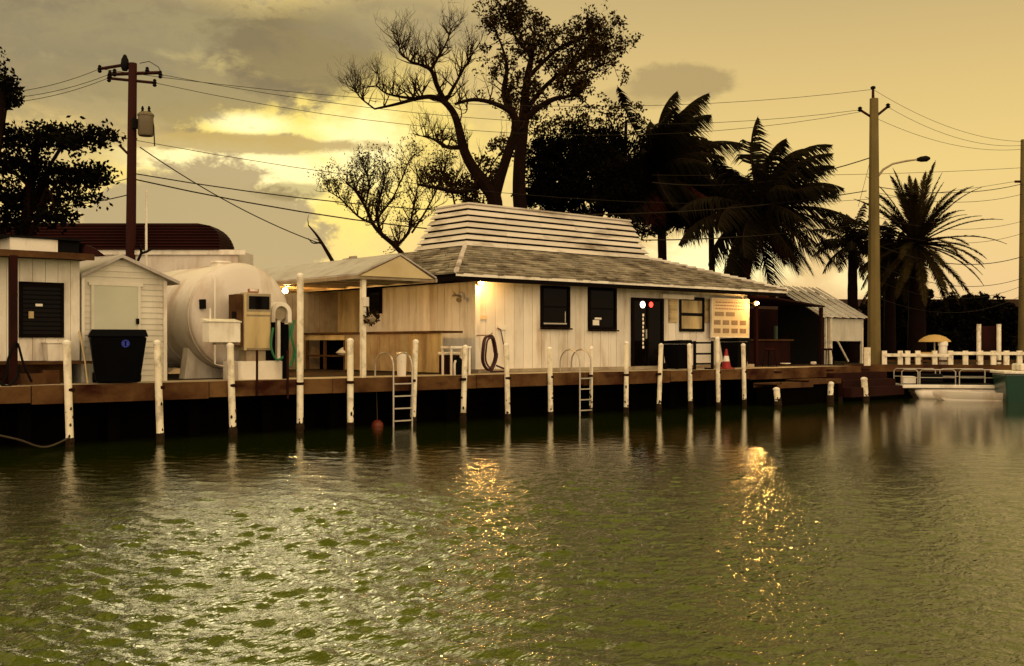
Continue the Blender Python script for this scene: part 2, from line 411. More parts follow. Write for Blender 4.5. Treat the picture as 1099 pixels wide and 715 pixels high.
# right hand quay, facing the camera
ud = (q2 - q1); ud.z = 0; ud.normalize(); nd = Vector((-ud.y, ud.x, 0))
if nd.dot(FWD) < 0: nd = -nd
Q = Matrix(((ud.x, nd.x, 0, q1.x), (ud.y, nd.y, 0, q1.y), (0, 0, 1, 0), (0, 0, 0, 1)))
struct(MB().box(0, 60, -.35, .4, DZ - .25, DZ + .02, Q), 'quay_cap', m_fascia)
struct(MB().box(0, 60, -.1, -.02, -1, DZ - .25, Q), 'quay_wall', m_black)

# ---------------------------------------------------------------- mooring piles
def pile(px, ytop, label, t=0.0, r=.085, group='white mooring piles along the dock', zb=-.8):
    c = P(px, HY, t); zt = Z(px, ytop, t)
    o = thing('mooring_pile', label, 'mooring pile', (c.x, c.y, 0), group)
    lean = Vector((rnd.uniform(-.09, .09), rnd.uniform(-.03, .03), 0))
    MB().tube([(c.x, c.y, .06), Vector((c.x, c.y, zt)) + lean], r, 12).build('sleeve', m_pile, o, smooth=True)
    e = Vector((c.x, c.y, zt)) + lean
    MB().lathe(e, [(r * 1.08, -.05), (r * 1.1, .0), (r * .6, .035), (.01, .045)], 12).build('cap', m_white, o, smooth=True)
    b = MB()
    prof = [(r * rnd.uniform(1.08, 1.4), z) for z in np.arange(zb, .13 + rnd.uniform(0, .12), .045)]
    b.lathe((c.x, c.y, 0), prof + [(r * 1.02, prof[-1][1] + .03)], 10)
    b.build('barnacle_collar', m_barn, o, smooth=True)
    for _k in range(5):
        a_ = rnd.uniform(3.4, 5.6); zz_ = .2 + .6 * rnd.random() ** 2; rr_ = rnd.uniform(.014, .03); cc_ = Vector((c.x + r * math.cos(a_) * .97, c.y + r * math.sin(a_) * .97, zz_))
        MB().lathe(cc_, [(rr_ * .3, -rr_ * 1.4), (rr_, -rr_ * .5), (rr_ * .9, rr_ * .6), (rr_ * .3, rr_ * 1.5)], 6).build('barnacle_clump', m_barn, o)
    rg = MB(); zz = DZ - .12
    rg.lathe((c.x, c.y, zz), [(r * 1.02, 0), (r * 1.25, .01), (r * 1.25, .06), (r * 1.02, .07)], 12)
    rg.box(c.x - .03, c.x + .03, c.y + r, .11 if t >= -.05 else c.y + r + .05, zz + .01, zz + .06)
    rg.build('bracket', m_maroonw, o)
    return o
PL = [(75, 367, 'white mooring pile before the white kiosk, leftmost of the row'),
      (172, 367, 'white mooring pile at the right corner of the grey clapboard shed'),
      (250, 370, 'white mooring pile under the white utility box in front of the tank'),
      (322, 295, 'tallest white post, standing in the water beside the green fuel hoses'),
      (376, 365, 'white mooring pile before the dark workbench, just left of the canopy post'),
      (443, 366, 'white mooring pile touching the right rail of the left dock ladder'),
      (497, 372, 'white mooring pile in front of the small cart with the black jug'),
      (545, 370, 'white mooring pile right of the coiled hose at the house corner'),
      (591, 374, 'white mooring pile below the left black framed window'),
      (634, 373, 'slim white mooring pile beside the right dock ladder, below the second window'),
      (672, 368, 'white mooring pile at the left edge of the dark door'),
      (707, 370, 'white mooring pile at the right edge of the dark door, left of the bin'),
      (741, 370, 'white mooring pile between the black bin and the black stand'),
      (771, 363, 'white mooring pile beside the red traffic cone, below the menu board'),
      (799, 370, 'rightmost tall white mooring pile, below the end of the menu board')]
for px, yt, lb in PL: pile(px, yt, lb, r=.075 if px < 400 else (.05 if px == 634 else .07))

# ---------------------------------------------------------------- the long house
HX0, HX1, HY0, HY1 = .55, 13.1, 2.2, 12.2
PLZ = DZ + .10; EZ = 3.80
def sideP(px, py, s=HX0): # point on plane x = s
    a = (px - CX) / F; D = (s - CAMX) / (cs + a * sn); return C(px, py, D)
house = thing('dock_house', 'long white board house with a shingled hip roof and a raised board mansard', 'house', (6.8, 7, DZ))
MB().box(HX0 + .02, HX1 - .02, HY0 + .02, HY1, DZ, EZ + .1).build('wall_core', m_dark, house)
MB().box(HX0 - .12, HX1 + .1, HY0 - .25, HY1, DZ - .02, PLZ).build('plinth', m_conc, house)
def vboards(mb, a0, a1, fixed, axis, z0, z1, wd=.36, th=.03, gap=.012):
    a = a0
    while a < a1 - .01:
        b = min(a + wd, a1); j = rnd.uniform(0, .004)
        if axis == 'x': mb.box(a + gap, b, fixed - th - j, fixed, z0, z1)
        else: mb.box(fixed - th - j, fixed, a + gap, b, z0, z1)
        a = b
b = MB(); vboards(b, HX0 - .03, HX1, HY0 + .015, 'x', PLZ, EZ); fw = b.build('front_wall', m_board, house)
b = MB(); vboards(b, HY0 + .02, HY1, HX0 + .015, 'y', PLZ, EZ); sw = b.build('side_wall', m_board, house)
b = MB(); vboards(b, sideP(386, 340).y, HY1 - .1, HX0 - .022, 'y', PLZ + .9, EZ - .02, .42, .03, .02); b.build('old_boards', m_oldboard, house)
MB().box(HX0 - .075, HX0 + .1, HY0 - .06, HY0 + .1, PLZ, EZ).build('corner_post', m_white, house)
# roof
EX0, EX1, EY0, EY1 = -.75, 14.5, 1.45, 13.0
TX0, TX1, TY0, TY1 = 1.74, 10.3, 4.2, 10.4; TZ = 5.02
def quad_rows(mb, A, B, Cc, Dd, rows, wd):
    """shingle courses between lower edge A-B and upper edge Dd-Cc"""
    nrm = (B - A).cross(Dd - A).normalized()
    for i in range(rows):
        u0, u1 = i / rows, min((i + 1.35) / rows, 1.0)
        L0, L1 = A.lerp(Dd, u0), B.lerp(Cc, u0); U0, U1 = A.lerp(Dd, u1), B.lerp(Cc, u1)
        n = max(2, int((L1 - L0).length / wd)); cuts = [0.0]
        for k in range(1, n): cuts.append((k + rnd.uniform(-.3, .3)) / n)
        cuts.append(1.0)
        for k in range(n):
            a, c = cuts[k], cuts[k + 1]; dz = rnd.uniform(0, .02); h = .045 + rnd.uniform(0, .035)
            sk = (Dd - A).normalized() * rnd.uniform(-.03, .03)
            p0, p1 = L0.lerp(L1, a) + sk, L0.lerp(L1, c) + sk; p3, p2 = U0.lerp(U1, a), U0.lerp(U1, c)
            mb.hexa([p0, p1, p2, p3], [p0 + nrm * h, p1 + nrm * h, p2 + nrm * .006, p3 + nrm * .006])
E = [Vector((EX0, EY0, EZ + .14)), Vector((EX1, EY0, EZ + .14)), Vector((EX1, EY1, EZ + .14)), Vector((EX0, EY1, EZ + .14))]
T = [Vector((TX0, TY0, TZ)), Vector((TX1, TY0, TZ)), Vector((TX1, TY1, TZ)), Vector((TX0, TY1, TZ))]
core = MB(); dn = Vector((0, 0, -.05))
core.hexa([p + dn for p in E], [p + dn for p in T]); rf = core.build('roof', m_frame, house)
b = MB(); quad_rows(b, E[0], E[1], T[1], T[0], 12, .34); b.build('shingle_front', m_shingle, rf)
b = MB(); quad_rows(b, E[3], E[0], T[0], T[3], 11, .42); b.build('shingle_side', m_shingle, rf)
b = MB(); quad_rows(b, E[1], E[2], T[2], T[1], 15, .45); quad_rows(b, E[2], E[3], T[3], T[2], 15, .45); b.build('shingle_rear', m_shingle, rf)
hp = MB()
for A, B in ((E[0], T[0]), (E[3], T[3]), (E[1], T[1])):
    n = 16
    for i in range(n):
        p, q = A.lerp(B, i / n), A.lerp(B, (i + 1.2) / n)
        hp.tube([p + Vector((0, 0, .05 + rnd.uniform(0, .02))), q + Vector((0, 0, .03))], [.075, .055], 6)
    hp.build('hip_cap', m_louver, rf); hp = MB()
fs = MB()
for a, c in ((EX0 + .02, EX1 - .02),):
    fs.box(a, c, EY0 + .02, EY0 + .06, EZ - .05, EZ + .10); fs.box(a, c, EY1 - .06, EY1 - .02, EZ - .05, EZ + .10)
fs.box(EX0 + .02, EX0 + .06, EY0 + .061, EY1 - .061, EZ - .05, EZ + .10); fs.box(EX1 - .06, EX1 - .02, EY0 + .061, EY1 - .061, EZ - .05, EZ + .10)
fs.build('eave_fascia', m_frame, rf)
MB().box(EX0 + .0, EX1, EY0 - .004, EY0 + .018, EZ + .07, EZ + .15).build('drip_edge', m_white, rf)
# mansard: stepped lapped boards
def ring(z, inset): return [Vector((TX0 + .05 + inset, TY0 + .05 + inset, z)), Vector((TX1 - inset * 1.1, TY0 + .05 + inset, z)), Vector((TX1 - inset * 1.1, 7.0 - inset, z)), Vector((TX0 + .05 + inset, 7.0 - inset, z))]
mz0, mz1, steps = TZ - .02, 6.42, 7
mc = MB(); mc.hexa(ring(mz0, .09), ring(mz1 - .02, .62)); mn = mc.build('mansard', m_frame, house)
mb = MB(); hh = (mz1 - mz0) / steps
for i in range(steps):
    z0 = mz0 + i * hh + .062; z1 = mz0 + (i + 1) * hh + .004
    lo, hi = ring(z0, .53 * (i / steps)), ring(z1 if i < steps - 1 else mz1, .53 * ((i + 1) / steps) + .03)
    li, hi2 = ring(z0, .53 * (i / steps) + .07), ring(z1 if i < steps - 1 else mz1, .53 * ((i + 1) / steps) + .05)
    for k in range(4):
        j = (k + 1) % 4; n = 5 if k in (0, 2) else 1
        for s_ in range(n):
            u, v = s_ / n, (s_ + 1) / n - (.0008 if n > 1 else 0)
            jz = Vector((0, 0, rnd.uniform(-.008, .008)))
            mb.hexa([lo[k].lerp(lo[j], u) + jz, lo[k].lerp(lo[j], v) + jz, li[k].lerp(li[j], v), li[k].lerp(li[j], u)],
                    [hi[k].lerp(hi[j], u), hi[k].lerp(hi[j], v), hi2[k].lerp(hi2[j], v), hi2[k].lerp(hi2[j], u)])
mb.build('lapped_board', m_louver, mn)
tp = ring(mz1, .50); MB().hexa(tp, [p + Vector((0, 0, .05)) for p in tp]).build('cap_board', m_louver, mn)

def window(parent, px0, px1, y0, y1, t, mull=True, frame=m_frame, fr=.07):
    a, c = X(px0, t), X(px1, t); m_ = (px0 + px1) / 2; z1, z0 = Z(m_, y0, t), Z(m_, y1, t)
    f = MB(); f.box(a, a + fr, t - .05, t + .02, z0, z1); f.box(c - fr, c, t - .05, t + .02, z0, z1)
    f.box(a + fr, c - fr, t - .05, t + .02, z1 - fr, z1); f.box(a + fr, c - fr, t - .05, t + .02, z0, z0 + fr)
    if mull: f.box(a + fr, c - fr, t - .045, t + .02, (z0 + z1) / 2 - .02, (z0 + z1) / 2 + .02)
    w_ = f.build('window', frame, parent)
    MB().box(a + fr, c - fr, t - .012, t + .01, z0 + fr, z1 - fr).build('pane', m_glass, w_)
    return w_, (a, c, z0, z1)
tf = HY0 - .03
w1, g1 = window(house, 580, 611, 307, 352, tf, fr=.085)
w2, g2 = window(house, 631, 661, 309, 354, tf, fr=.085)
w3, g3 = window(house, 729, 755, 319, 356, tf, frame=m_dark)
for w_, g in ((w1, g1), (w2, g2)):
    MB().box(g[0] - .05, g[1] + .05, tf - .10, tf - .05, g[2] - .05, g[2] - .005).build('sill', m_frame, w_)
MB().box(g1[0] + .12, g1[1] - .12, tf - .018, tf - .013, g1[2] + .11, g1[2] + .15).build('blind_edge', m_rail, w1)
MB().box(g1[1] - .2, g1[1] - .17, tf - .018, tf - .013, g1[2] + .16, g1[2] + .5).build('blind_cord', m_rail, w1)
b = MB(); b.box(g2[0] + .2, g2[0] + .48, tf - .018, tf - .013, g2[2] + .14, g2[2] + .3); b.box(g2[0] + .28, g2[0] + .58, tf - .0185, tf - .0135, g2[2] + .32, g2[2] + .38)
b.build('paper_note', m_white, w2)
b = MB(); b.box(g3[0] + .1, g3[1] - .1, tf - .018, tf - .013, g3[2] + .1, (g3[2] + g3[3]) / 2 - .06)
b.box(g3[0] + .1, g3[1] - .1, tf - .018, tf - .013, (g3[2] + g3[3]) / 2 + .05, g3[3] - .12); b.build('curtain', m_oldboard, w3)
# door
a, c = X(677, tf), X(711, tf); z1 = Z(694, 320, tf)
f = MB(); f.box(a, a + .1, tf - .07, tf, PLZ, z1); f.box(c - .1, c, tf - .07, tf, PLZ, z1); f.box(a + .1, c - .1, tf - .07, tf, z1 - .1, z1)
f.box((a + c) / 2 - .035, (a + c) / 2 + .035, tf - .065, tf, PLZ, z1 - .1)
dr = f.build('door', m_frame, house)
MB().box(a + .1, (a + c) / 2 - .035, tf - .03, tf - .005, PLZ, z1 - .1).build('pane', m_glass, dr)
MB().box((a + c) / 2 + .035, c - .1, tf - .03, tf - .005, PLZ, z1 - .1).build('pane', m_glass, dr)
MB().box((a + c) / 2 - .14, (a + c) / 2 - .10, tf - .1, tf - .035, PLZ + .9, PLZ + 1.2).build('handle', m_rail, dr)
b = MB()
q = P(690, 327, tf - .05); b.lathe(q, [(.02, 0), (.11, .0), (.11, .02), (.02, .02)], 14, 'y')
b.build('neon_disc', m_neonw, dr)
q = P(699, 327, tf - .05); MB().lathe(q, [(.02, 0), (.09, .0), (.09, .02), (.02, .02)], 14, 'y').build('neon_ring', m_neonr, dr)
b = MB()
for i in range(9):
    q = P(690.5, 338 + i * 4.3, tf - .05); b.box(q.x - .035, q.x + .035 - .02 * (i % 2), q.y, q.y + .01, q.z - .05, q.z + .035)
b.build('open_lettering', mat('neon_dim', (.5, .36, .18), emit=(1, .72, .38), estr=.45), dr)
# shutters, lintel board, wall paper, house-number plate
for px0, px1 in ((717.5, 726.5), (755.5, 763)):
    a, c = X(px0, tf), X(px1, tf); b = MB()
    z1, z0 = Z(px0, 321, tf), Z(px0, 346, tf)
    for i in range(8): b.box(a, c, tf - .03 - .012 * (i % 2), tf, z0 + (z1 - z0) * i / 8, z0 + (z1 - z0) * (i + .92) / 8)
    b.build('shutter', m_oldboard, house)
a, c = X(708, tf), X(741, tf); MB().box(a, c, tf - .16, tf - .002, Z(724, 321, tf), Z(724, 316.5, tf)).build('lintel_board', m_white, house)
a, c = X(514.5, tf), X(522.5, tf); b = MB(); b.box(a, c, tf - .012, tf - .002, Z(518, 343, tf), Z(518, 338.5, tf)); b.build('name_plate', m_sign, house)
a, c = X(534, tf), X(543, tf); MB().box(a, c, tf - .03, tf - .002, Z(538, 354, tf), Z(538, 349, tf)).build('junction_box', m_white, house)
b = MB(); q = P(534, 352, tf - .04); b.tube([q, q + Vector((.1, -.02, -.05)), q + Vector((.22, -.02, -.5)), q + Vector((.26, -.02, -1.0))], .018, 6); b.build('drop_cable', m_hose, house)
# side wall window
p0, p1 = sideP(411, 305), sideP(395, 337)
f = MB().box(HX0 - .07, HX0 - .03, p0.y, p1.y, p1.z, p0.z); sw1 = f.build('window', m_frame, house)
MB().box(HX0 - .076, HX0 - .071, p0.y + .1, p1.y - .1, p1.z + .1, p0.z - .1).build('pane', m_glass, sw1)
# wall lamps
def bulb(parent, q, power, r=.055, c=(1, .55, .16)):
    MB().lathe(q, [(.005, -r), (r * .7, -r * .7), (r, 0), (r * .7, r * .7), (.005, r)], 12).build('bulb', m_bulb, parent, smooth=True)
    l = bpy.data.lights.new('lamp_light', 'POINT'); l.energy = power; l.color = c; l.shadow_soft_size = .06; l.specular_factor = .35
    o = bpy.data.objects.new('lamp_light', l); col.objects.link(o); o.parent = parent
    o.location = Vector(q) + Vector((-.0, -.13, -.05)) - Vector(parent['_w']); return o
def walllamp(q, label, power, wall_dy):
    o = thing('wall_lamp', label, 'lamp', q, 'glowing bulkhead lamps')
    MB().lathe((q.x, q.y + .06, q.z), [(.09, 0), (.09, .05), (.06, .09)], 14, 'y').build('base', m_steel, o, smooth=True)
    if wall_dy > .15: MB().tube([(q.x, q.y + .12, q.z), (q.x, q.y + wall_dy, q.z + .04)], .02, 6).build('arm', m_steel, o)
    bulb(o, q, power); return o
walllamp(P(517, 303, HY0 - .22), 'glowing lamp under the eave at the near corner of the long house', 70, .16)
walllamp(P(813, 325.5, 1.7), 'glowing lamp at the far right end of the eave beyond the menu board', 95, .5)
lp = sideP(306, 312, -4.0)
o = thing('hanging_lamp', 'glowing round lamp hanging under the grey canopy above the green hoses', 'lamp', lp, 'glowing bulkhead lamps')
MB().tube([lp + Vector((0, 0, .08)), lp + Vector((0, 0, .32))], .015, 6).build('stem', m_steel, o)
bulb(o, lp, 220, .08)
# security light pair on side wall
q = sideP(494, 318, HX0 - .1)
o = thing('floodlight', 'small twin head floodlight on the side wall left of the corner lamp', 'floodlight', q)
MB().box(q.x, q.x + .07, q.y - .08, q.y + .08, q.z - .1, q.z + .1).build('base', m_white, o)
for dy, dz in ((-.14, -.12), (.16, .06)):
    MB().tube([q, q + Vector((-.08, dy * .6, dz * .5)), q + Vector((-.16, dy, dz))], [.03, .03, .085], 10).build('lamp_head', m_steel, o, smooth=True)

# menu board
a, c = X(764, HY0 - .25), X(803, HY0 - .25); tm = HY0 - .25
zb_, zt_ = Z(784, 361.5, tm), Z(784, 321.5, tm)
mbd = thing('menu_board', 'large cream notice board with rows of little pictures at the right end of the wall', 'notice board', ((a + c) / 2, tm, zb_))
MB().box(a, c, tm, tm + .05, zb_, zt_).build('panel', m_sign, mbd)
f = MB(); f.box(a - .03, a, tm - .02, tm + .05, zb_, zt_); f.box(c, c + .03, tm - .02, tm + .05, zb_, zt_); f.box(a - .03, c + .03, tm - .02, tm + .05, zt_, zt_ + .03); f.box(a - .03, c + .03, tm - .02, tm + .05, zb_ - .03, zb_)
f.build('frame', m_white, mbd)
b = MB(); b2 = MB(); b3 = MB(); Wd, Hd = c - a, zt_ - zb_
for r_ in range(2):
    for k in range(4):
        xx = a + Wd * (.06 + .235 * k); zz = zb_ + Hd * (.10 + .22 * r_)
        b.box(xx, xx + Wd * .17, tm - .008, tm - .002, zz, zz + Hd * .12)
for k in range(2): b.box(a + Wd * (.08 + .3 * k), a + Wd * (.32 + .3 * k), tm - .008, tm - .002, zb_ + Hd * .55, zb_ + Hd * .66)
for i in range(3):
    xx = a + Wd * .1
    while xx < c - Wd * .15:
        l_ = rnd.uniform(.05, .16); b2.box(xx, xx + l_, tm - .008, tm - .002, zb_ + Hd * (.73 + .085 * i), zb_ + Hd * (.76 + .085 * i)); xx += l_ + .05
b.build('picture_tile', m_signdark, mbd); b2.build('heading_print', m_signred, mbd); None
for xx in (a + .15, c - .15): MB().box(xx - .03, xx + .03, tm + .05, HY0 - .03, zt_ - .4, zt_ - .34).build('bracket', m_steel, mbd)

# ---------------------------------------------------------------- bins, stand, cone, cart, hose
def bin_(px, ytop, t, label, scale=1.0, logo=False, yaw=0.0):
    c = P(px, HY, t); o = thing('wheelie_bin', label, 'rubbish bin', (c.x, c.y, DZ), 'black rubbish bins on the dock')
    h = Z(px, ytop, t) - DZ; w0, w1 = .24 * scale, .31 * scale; d0, d1 = .26 * scale, .36 * scale
    M4 = Matrix.Translation((c.x, c.y, DZ)) @ Matrix.Rotation(yaw, 4, 'Z')
    V = lambda x, y, z: M4 @ Vector((x, y, z))
    b = MB(); b.hexa([V(-w0, -d0, .03), V(w0, -d0, .03), V(w0, d0, .03), V(-w0, d0, .03)], [V(-w1, -d1, h * .86), V(w1, -d1, h * .86), V(w1, d1, h * .86), V(-w1, d1, h * .86)])
    b.build('body', m_plastic, o, bevel=.03)
    b = MB(); b.hexa([V(-w1 - .03, -d1 - .04, h * .865), V(w1 + .03, -d1 - .04, h * .865), V(w1 + .03, d1 + .08, h * .865), V(-w1 - .03, d1 + .08, h * .865)],
                     [V(-w1 + .02, -d1 + .03, h), V(w1 - .02, -d1 + .03, h), V(w1 - .02, d1, h * .97), V(-w1 + .02, d1, h * .97)])
    b.build('lid', m_plastic, o, bevel=.02)
    for s_ in (-1, 1):
        MB().lathe(M4 @ Vector((s_ * (w0 + .02) - .02, d0, .11)), [(.02, 0), (.11, 0), (.11, .05), (.02, .05)], 14, 'x').build('wheel', m_dark, o)
    MB().tube([V(-w1, d1 + .1, h * .9), V(w1, d1 + .1, h * .9)], .02, 6).build('handle', m_plastic, o)
    if logo:
        g = MB()
        def fy(z): return -(d0 + (d1 - d0) * (z / (h * .86))) - .006
        for k in range(12):
            a0_ = 2 * math.pi * k / 12; a1_ = a0_ + .40; zc = h * .74; ps = []
            for rr, aa in ((.05, a0_), (.08, a0_), (.08, a1_), (.05, a1_)):
                z = zc + rr * math.sin(aa); ps.append(V(.13 + rr * math.cos(aa), fy(z), z))
            g.prism(ps, M4.to_3x3() @ Vector((0, -.003, 0)))
        for s_ in (-.03, .03):
            z = h * .74; ps = [V(.13 + s_ - .012, fy(z - .02), z - .035), V(.13 + s_ + .012, fy(z - .02), z - .035), V(.13 + s_ + .012, fy(z), z + .03), V(.13 + s_ - .012, fy(z), z + .03)]
            g.prism(ps, M4.to_3x3() @ Vector((0, -.003, 0)))
        g.build('round_emblem', m_blue, o)
    return o
bin_(126, 354, .75, 'large black wheeled bin with a blue emblem in front of the grey clapboard shed', 1.75, True, R(-18))
bin_(727, 365, 1.15, 'black wheeled bin beside the dark door, under the small curtained window', 1.05)
bin_(789, 362.5, 1.3, 'black wheeled bin under the menu board right of the traffic cone', 1.1)
# black A stand
tS = .55; a, c = X(745.5, tS), X(764.5, tS); ztS = Z(755, 366, tS)
o = thing('black_stand', 'open black frame stand with crossbars on the dock edge between two bins', 'stand', ((a + c) / 2, tS, DZ))
for xx in (a, c): MB().box(xx - .035, xx + .035, tS - .035, tS + .035, DZ, ztS).build('leg', m_dark, o)
for xx in (a, c): MB().box(xx - .03, xx + .03, tS + .037, tS + .3, DZ, DZ + .05).build('foot', m_dark, o)
for zz in (ztS - .06, DZ + (ztS - DZ) * .55, DZ + (ztS - DZ) * .2):
    MB().box(a + .035, c - .035, tS - .03, tS + .03, zz - .03, zz + .03).build('crossbar', m_dark, o)
# cone
q = P(779.5, HY, .6)
o = thing('traffic_cone', 'red traffic cone with a white collar between the black stand and the right bin', 'traffic cone', (q.x, q.y, DZ))
MB().box(q.x - .2, q.x + .2, q.y - .2, q.y + .2, DZ, DZ + .035).build('base', m_red, o, bevel=.01)
MB().lathe((q.x, q.y, DZ), [(.16, .036), (.115, .25)], 18, cap=False).build('lower_cone', m_red, o, smooth=True)
MB().lathe((q.x, q.y, DZ), [(.113, .25), (.075, .43)], 18, cap=False).build('collar', m_white, o, smooth=True)
MB().lathe((q.x, q.y, DZ), [(.073, .43), (.03, .66)], 18).build('tip', m_red, o, smooth=True)
# hose coil with reel at the corner
q = P(526, 379, 1.55)
o = thing('hose_coil', 'dark red hose coiled on a wall hook by the near corner of the long house', 'hose', (q.x, q.y, DZ + .02))
for i, (rr, dy) in enumerate(((.50, 0), (.46, .05), (.43, -.05), (.48, .09))):
    pts = [(q.x + rr * .48 * math.cos(a_ * math.pi / 12), q.y + dy + .02 * math.sin(a_), q.z + rr * math.sin(a_ * math.pi / 12)) for a_ in range(25)]
    MB().tube(pts, .028, 6).build('hose_loop', m_hose, o, smooth=True)
MB().tube([(q.x + .22, q.y, q.z - .35), (q.x + .5, q.y - .1, DZ + .1), (q.x + .75, q.y + .05, DZ + .04), (q.x + .5, q.y + .2, DZ + .04), (q.x + .1, q.y + .1, DZ + .04)], .026, 6).build('hose_tail', m_hose, o, smooth=True)
MB().tube([(q.x, HY0 - .04, q.z + .5), (q.x, q.y, q.z + .5), (q.x, q.y - .1, q.z + .56)], .02, 6).build('hook', m_steel, o)
# cart with jug and cooler
q = P(489, HY, .9); a, c = X(479, .9), X(501, .9)
o = thing('small_cart', 'small white legged table beside the wall, left of the coiled hose', 'table', (q.x, q.y, DZ))
MB().box(a, c, .7, 1.15, Z(489, 374, .9), Z(489, 371.5, .9)).build('table_top', m_white, o)
for xx in (a + .02, c - .06):
    for yy in (.72, 1.09): MB().box(xx, xx + .045, yy, yy + .045, DZ, Z(489, 374, .9)).build('leg', m_white, o)
jx = X(486, .85)
o = thing('water_jug', 'black jug with a white spout under the small white table', 'jug', (jx + .12, .85, DZ))
MB().lathe((jx + .16, .85, DZ), [(.14, 0), (.15, .05), (.15, .36), (.09, .44), (.05, .46), (.05, .5)], 16).build('body', m_plastic, o, smooth=True)
MB().tube([(jx - .02, .75, DZ), (jx - .03, .74, DZ + .3), (jx + .02, .76, DZ + .38)], .03, 8).build('spout', m_white, o, smooth=True)
jx = X(481, 1.6)
o = thing('cooler', 'maroon ice cooler behind the small white table', 'cooler', (jx, 1.5, DZ))
MB().box(jx - .25, jx + .25, 1.35, 1.7, DZ, DZ + .52).build('body', m_maroonw, o, bevel=.03)
MB().box(jx - .27, jx + .27, 1.33, 1.72, DZ + .524, DZ + .6).build('lid', m_white, o, bevel=.02)
# white bucket near the ladder + tub
def bucket(px, ytop, t, r, label, zb=DZ):
    c = P(px, HY, t); h = Z(px, ytop, t) - zb; o = thing('bucket', label, 'bucket', (c.x, c.y, zb))
    MB().lathe((c.x, c.y, zb), [(r * .85, 0), (r, h), (r * 1.06, h), (r * 1.06, h - .03)], 18).build('body', m_white, o, smooth=True)
    MB().tube([(c.x - r, c.y, zb + h - .05), (c.x - r * .5, c.y - .1, zb + h * .6), (c.x + r * .5, c.y - .1, zb + h * .6), (c.x + r, c.y, zb + h - .05)], .008, 5).build('handle', m_steel, o)
    return o
bucket(431, 378, .9, .13, 'white bucket on the dock behind the left ladder rails')
# ladders
def ladder(pxa, pxb, ytop, t0, label, deep):
    o = thing('dock_ladder', label, 'ladder', (X((pxa + pxb) / 2, t0), t0, 0), 'tubular dock ladders')
    zt = Z(pxb, ytop, t0); xa, xb = X(pxa, t0), X(pxb, t0)
    for xx in (xa, xb):
        pts = [(xx, t0 + .75, DZ)] + [(xx, t0 + .35 + .4 * math.cos(a_), zt - .35 + .35 * math.sin(a_)) for a_ in np.linspace(0, math.pi, 9)] + [(xx, t0 - .05, deep)]
        MB().tube(pts, .022, 8).build('rail', m_rail, o, smooth=True)
    z = DZ - .15
    while z > deep + .1:
        MB().box(xa, xb, t0 - .09, t0 - .02, z - .015, z + .015).build('rung', m_rail, o); z -= .3
ladder(421, 441, 378.5, -.02, 'metal dock ladder with hooped rails in front of the workbench, the left one of two', -.3)
ladder(621, 633, 375, .02, 'metal dock ladder with hooped rails below the second window, the right one of two', -.3)
q = P(405, 457, .5)
o = thing('buoy', 'orange ball buoy hanging in the shadow under the dock left of the ladder', 'buoy', (q.x, q.y, q.z - .14))
MB().lathe(q, [(.01, -.15), (.08, -.13), (.14, -.06), (.15, 0), (.14, .06), (.08, .13), (.01, .15)], 16).build('ball', m_orange, o, smooth=True)
MB().tube([q + Vector((0, 0, .15)), (q.x, q.y + .04, DZ - .2)], .012, 5).build('line', m_rope, o)

# ---------------------------------------------------------------- grey canopy
s0, s1, sr = -4.75, -2.4, -3.5; t0, t1 = .12, 8.6; ze, zr = 3.70, 4.24
cano = thing('canopy', 'long low grey canopy roof with a cream gable end facing the water', 'canopy', (sr, 4, DZ))
def slab(mb, A, B, C_, D_, th=.04):
    n = Vector((0, 0, -th)); mb.hexa([A + n, B + n, C_ + n, D_ + n], [A, B, C_, D_])
b = MB()
k = 0; n = 20
for i in range(n):
    y0, y1 = t0 + (t1 - t0) * i / n, t0 + (t1 - t0) * (i + 1) / n - .004; lift = .002 * (i % 2)
    slab(b, Vector((s0, y0, ze + lift)), Vector((sr, y0, zr + lift)), Vector((sr, y1, zr + lift)), Vector((s0, y1, ze + lift)))
    slab(b, Vector((sr + .003, y0, zr + lift)), Vector((s1, y0, ze + lift)), Vector((s1, y1, ze + lift)), Vector((sr + .003, y1, zr + lift)))
b.build('roof', m_roofgrey, cano)
MB().prism([(s0 + .1, t0 + .02, ze - .05), (s1 - .1, t0 + .02, ze - .05), (sr, t0 + .02, zr - .07)], (0, .03, 0)).build('gable_panel', m_fabric, cano)
b = MB(); b.box(s0 - .02, s0 + .03, t0, t1, ze - .13, ze - .045); b.box(s1 - .03, s1 + .02, t0, t1, ze - .13, ze - .045)
for i in range(9): yy = t0 + .06 + (t1 - t0 - .1) * i / 8; b.box(s0 + .03, s1 - .03, yy, yy + .05, ze - .12, ze - .055)
b.build('frame', m_steel, cano)
pc = P(390, HY, .3)
MB().box(pc.x - .055, pc.x + .055, .26, .37, DZ, ze - .13).build('post', m_pile, cano)
for yy in (4.2, 8.2): MB().box(s0 + .04, s0 + .13, yy, yy + .1, DZ, ze - .13).build('post', m_pile, cano)
q = P(397, 341, .25)
o = thing('hanging_basket', 'round dark hanging ornament on the post under the canopy corner', 'ornament', (q.x, q.y, q.z - .25))
g = MB()
for i in range(150):
    d = Vector((rnd.gauss(0, 1), rnd.gauss(0, 1), rnd.gauss(0, 1))).normalized(); p = q + d * rnd.uniform(.10, .22) + Vector((0, 0, 0)); e = d.orthogonal().normalized() * .05
    g.add([p - e, p + e * .5 + d * .06, p + e + d.cross(e) * .5], [(0, 1, 2)])
g.build('foliage', m_leaf2, o)
MB().lathe(q, [(.02, -.16), (.13, -.1), (.16, -.02), (.15, 0)], 12).build('bowl', m_steel, o, smooth=True)
MB().tube([q, (pc.x + .1, .3, q.z + .5), (pc.x + .05, .3, q.z + .5)], .012, 5).build('hanger', m_steel, o)
q = P(393, 324, .22)
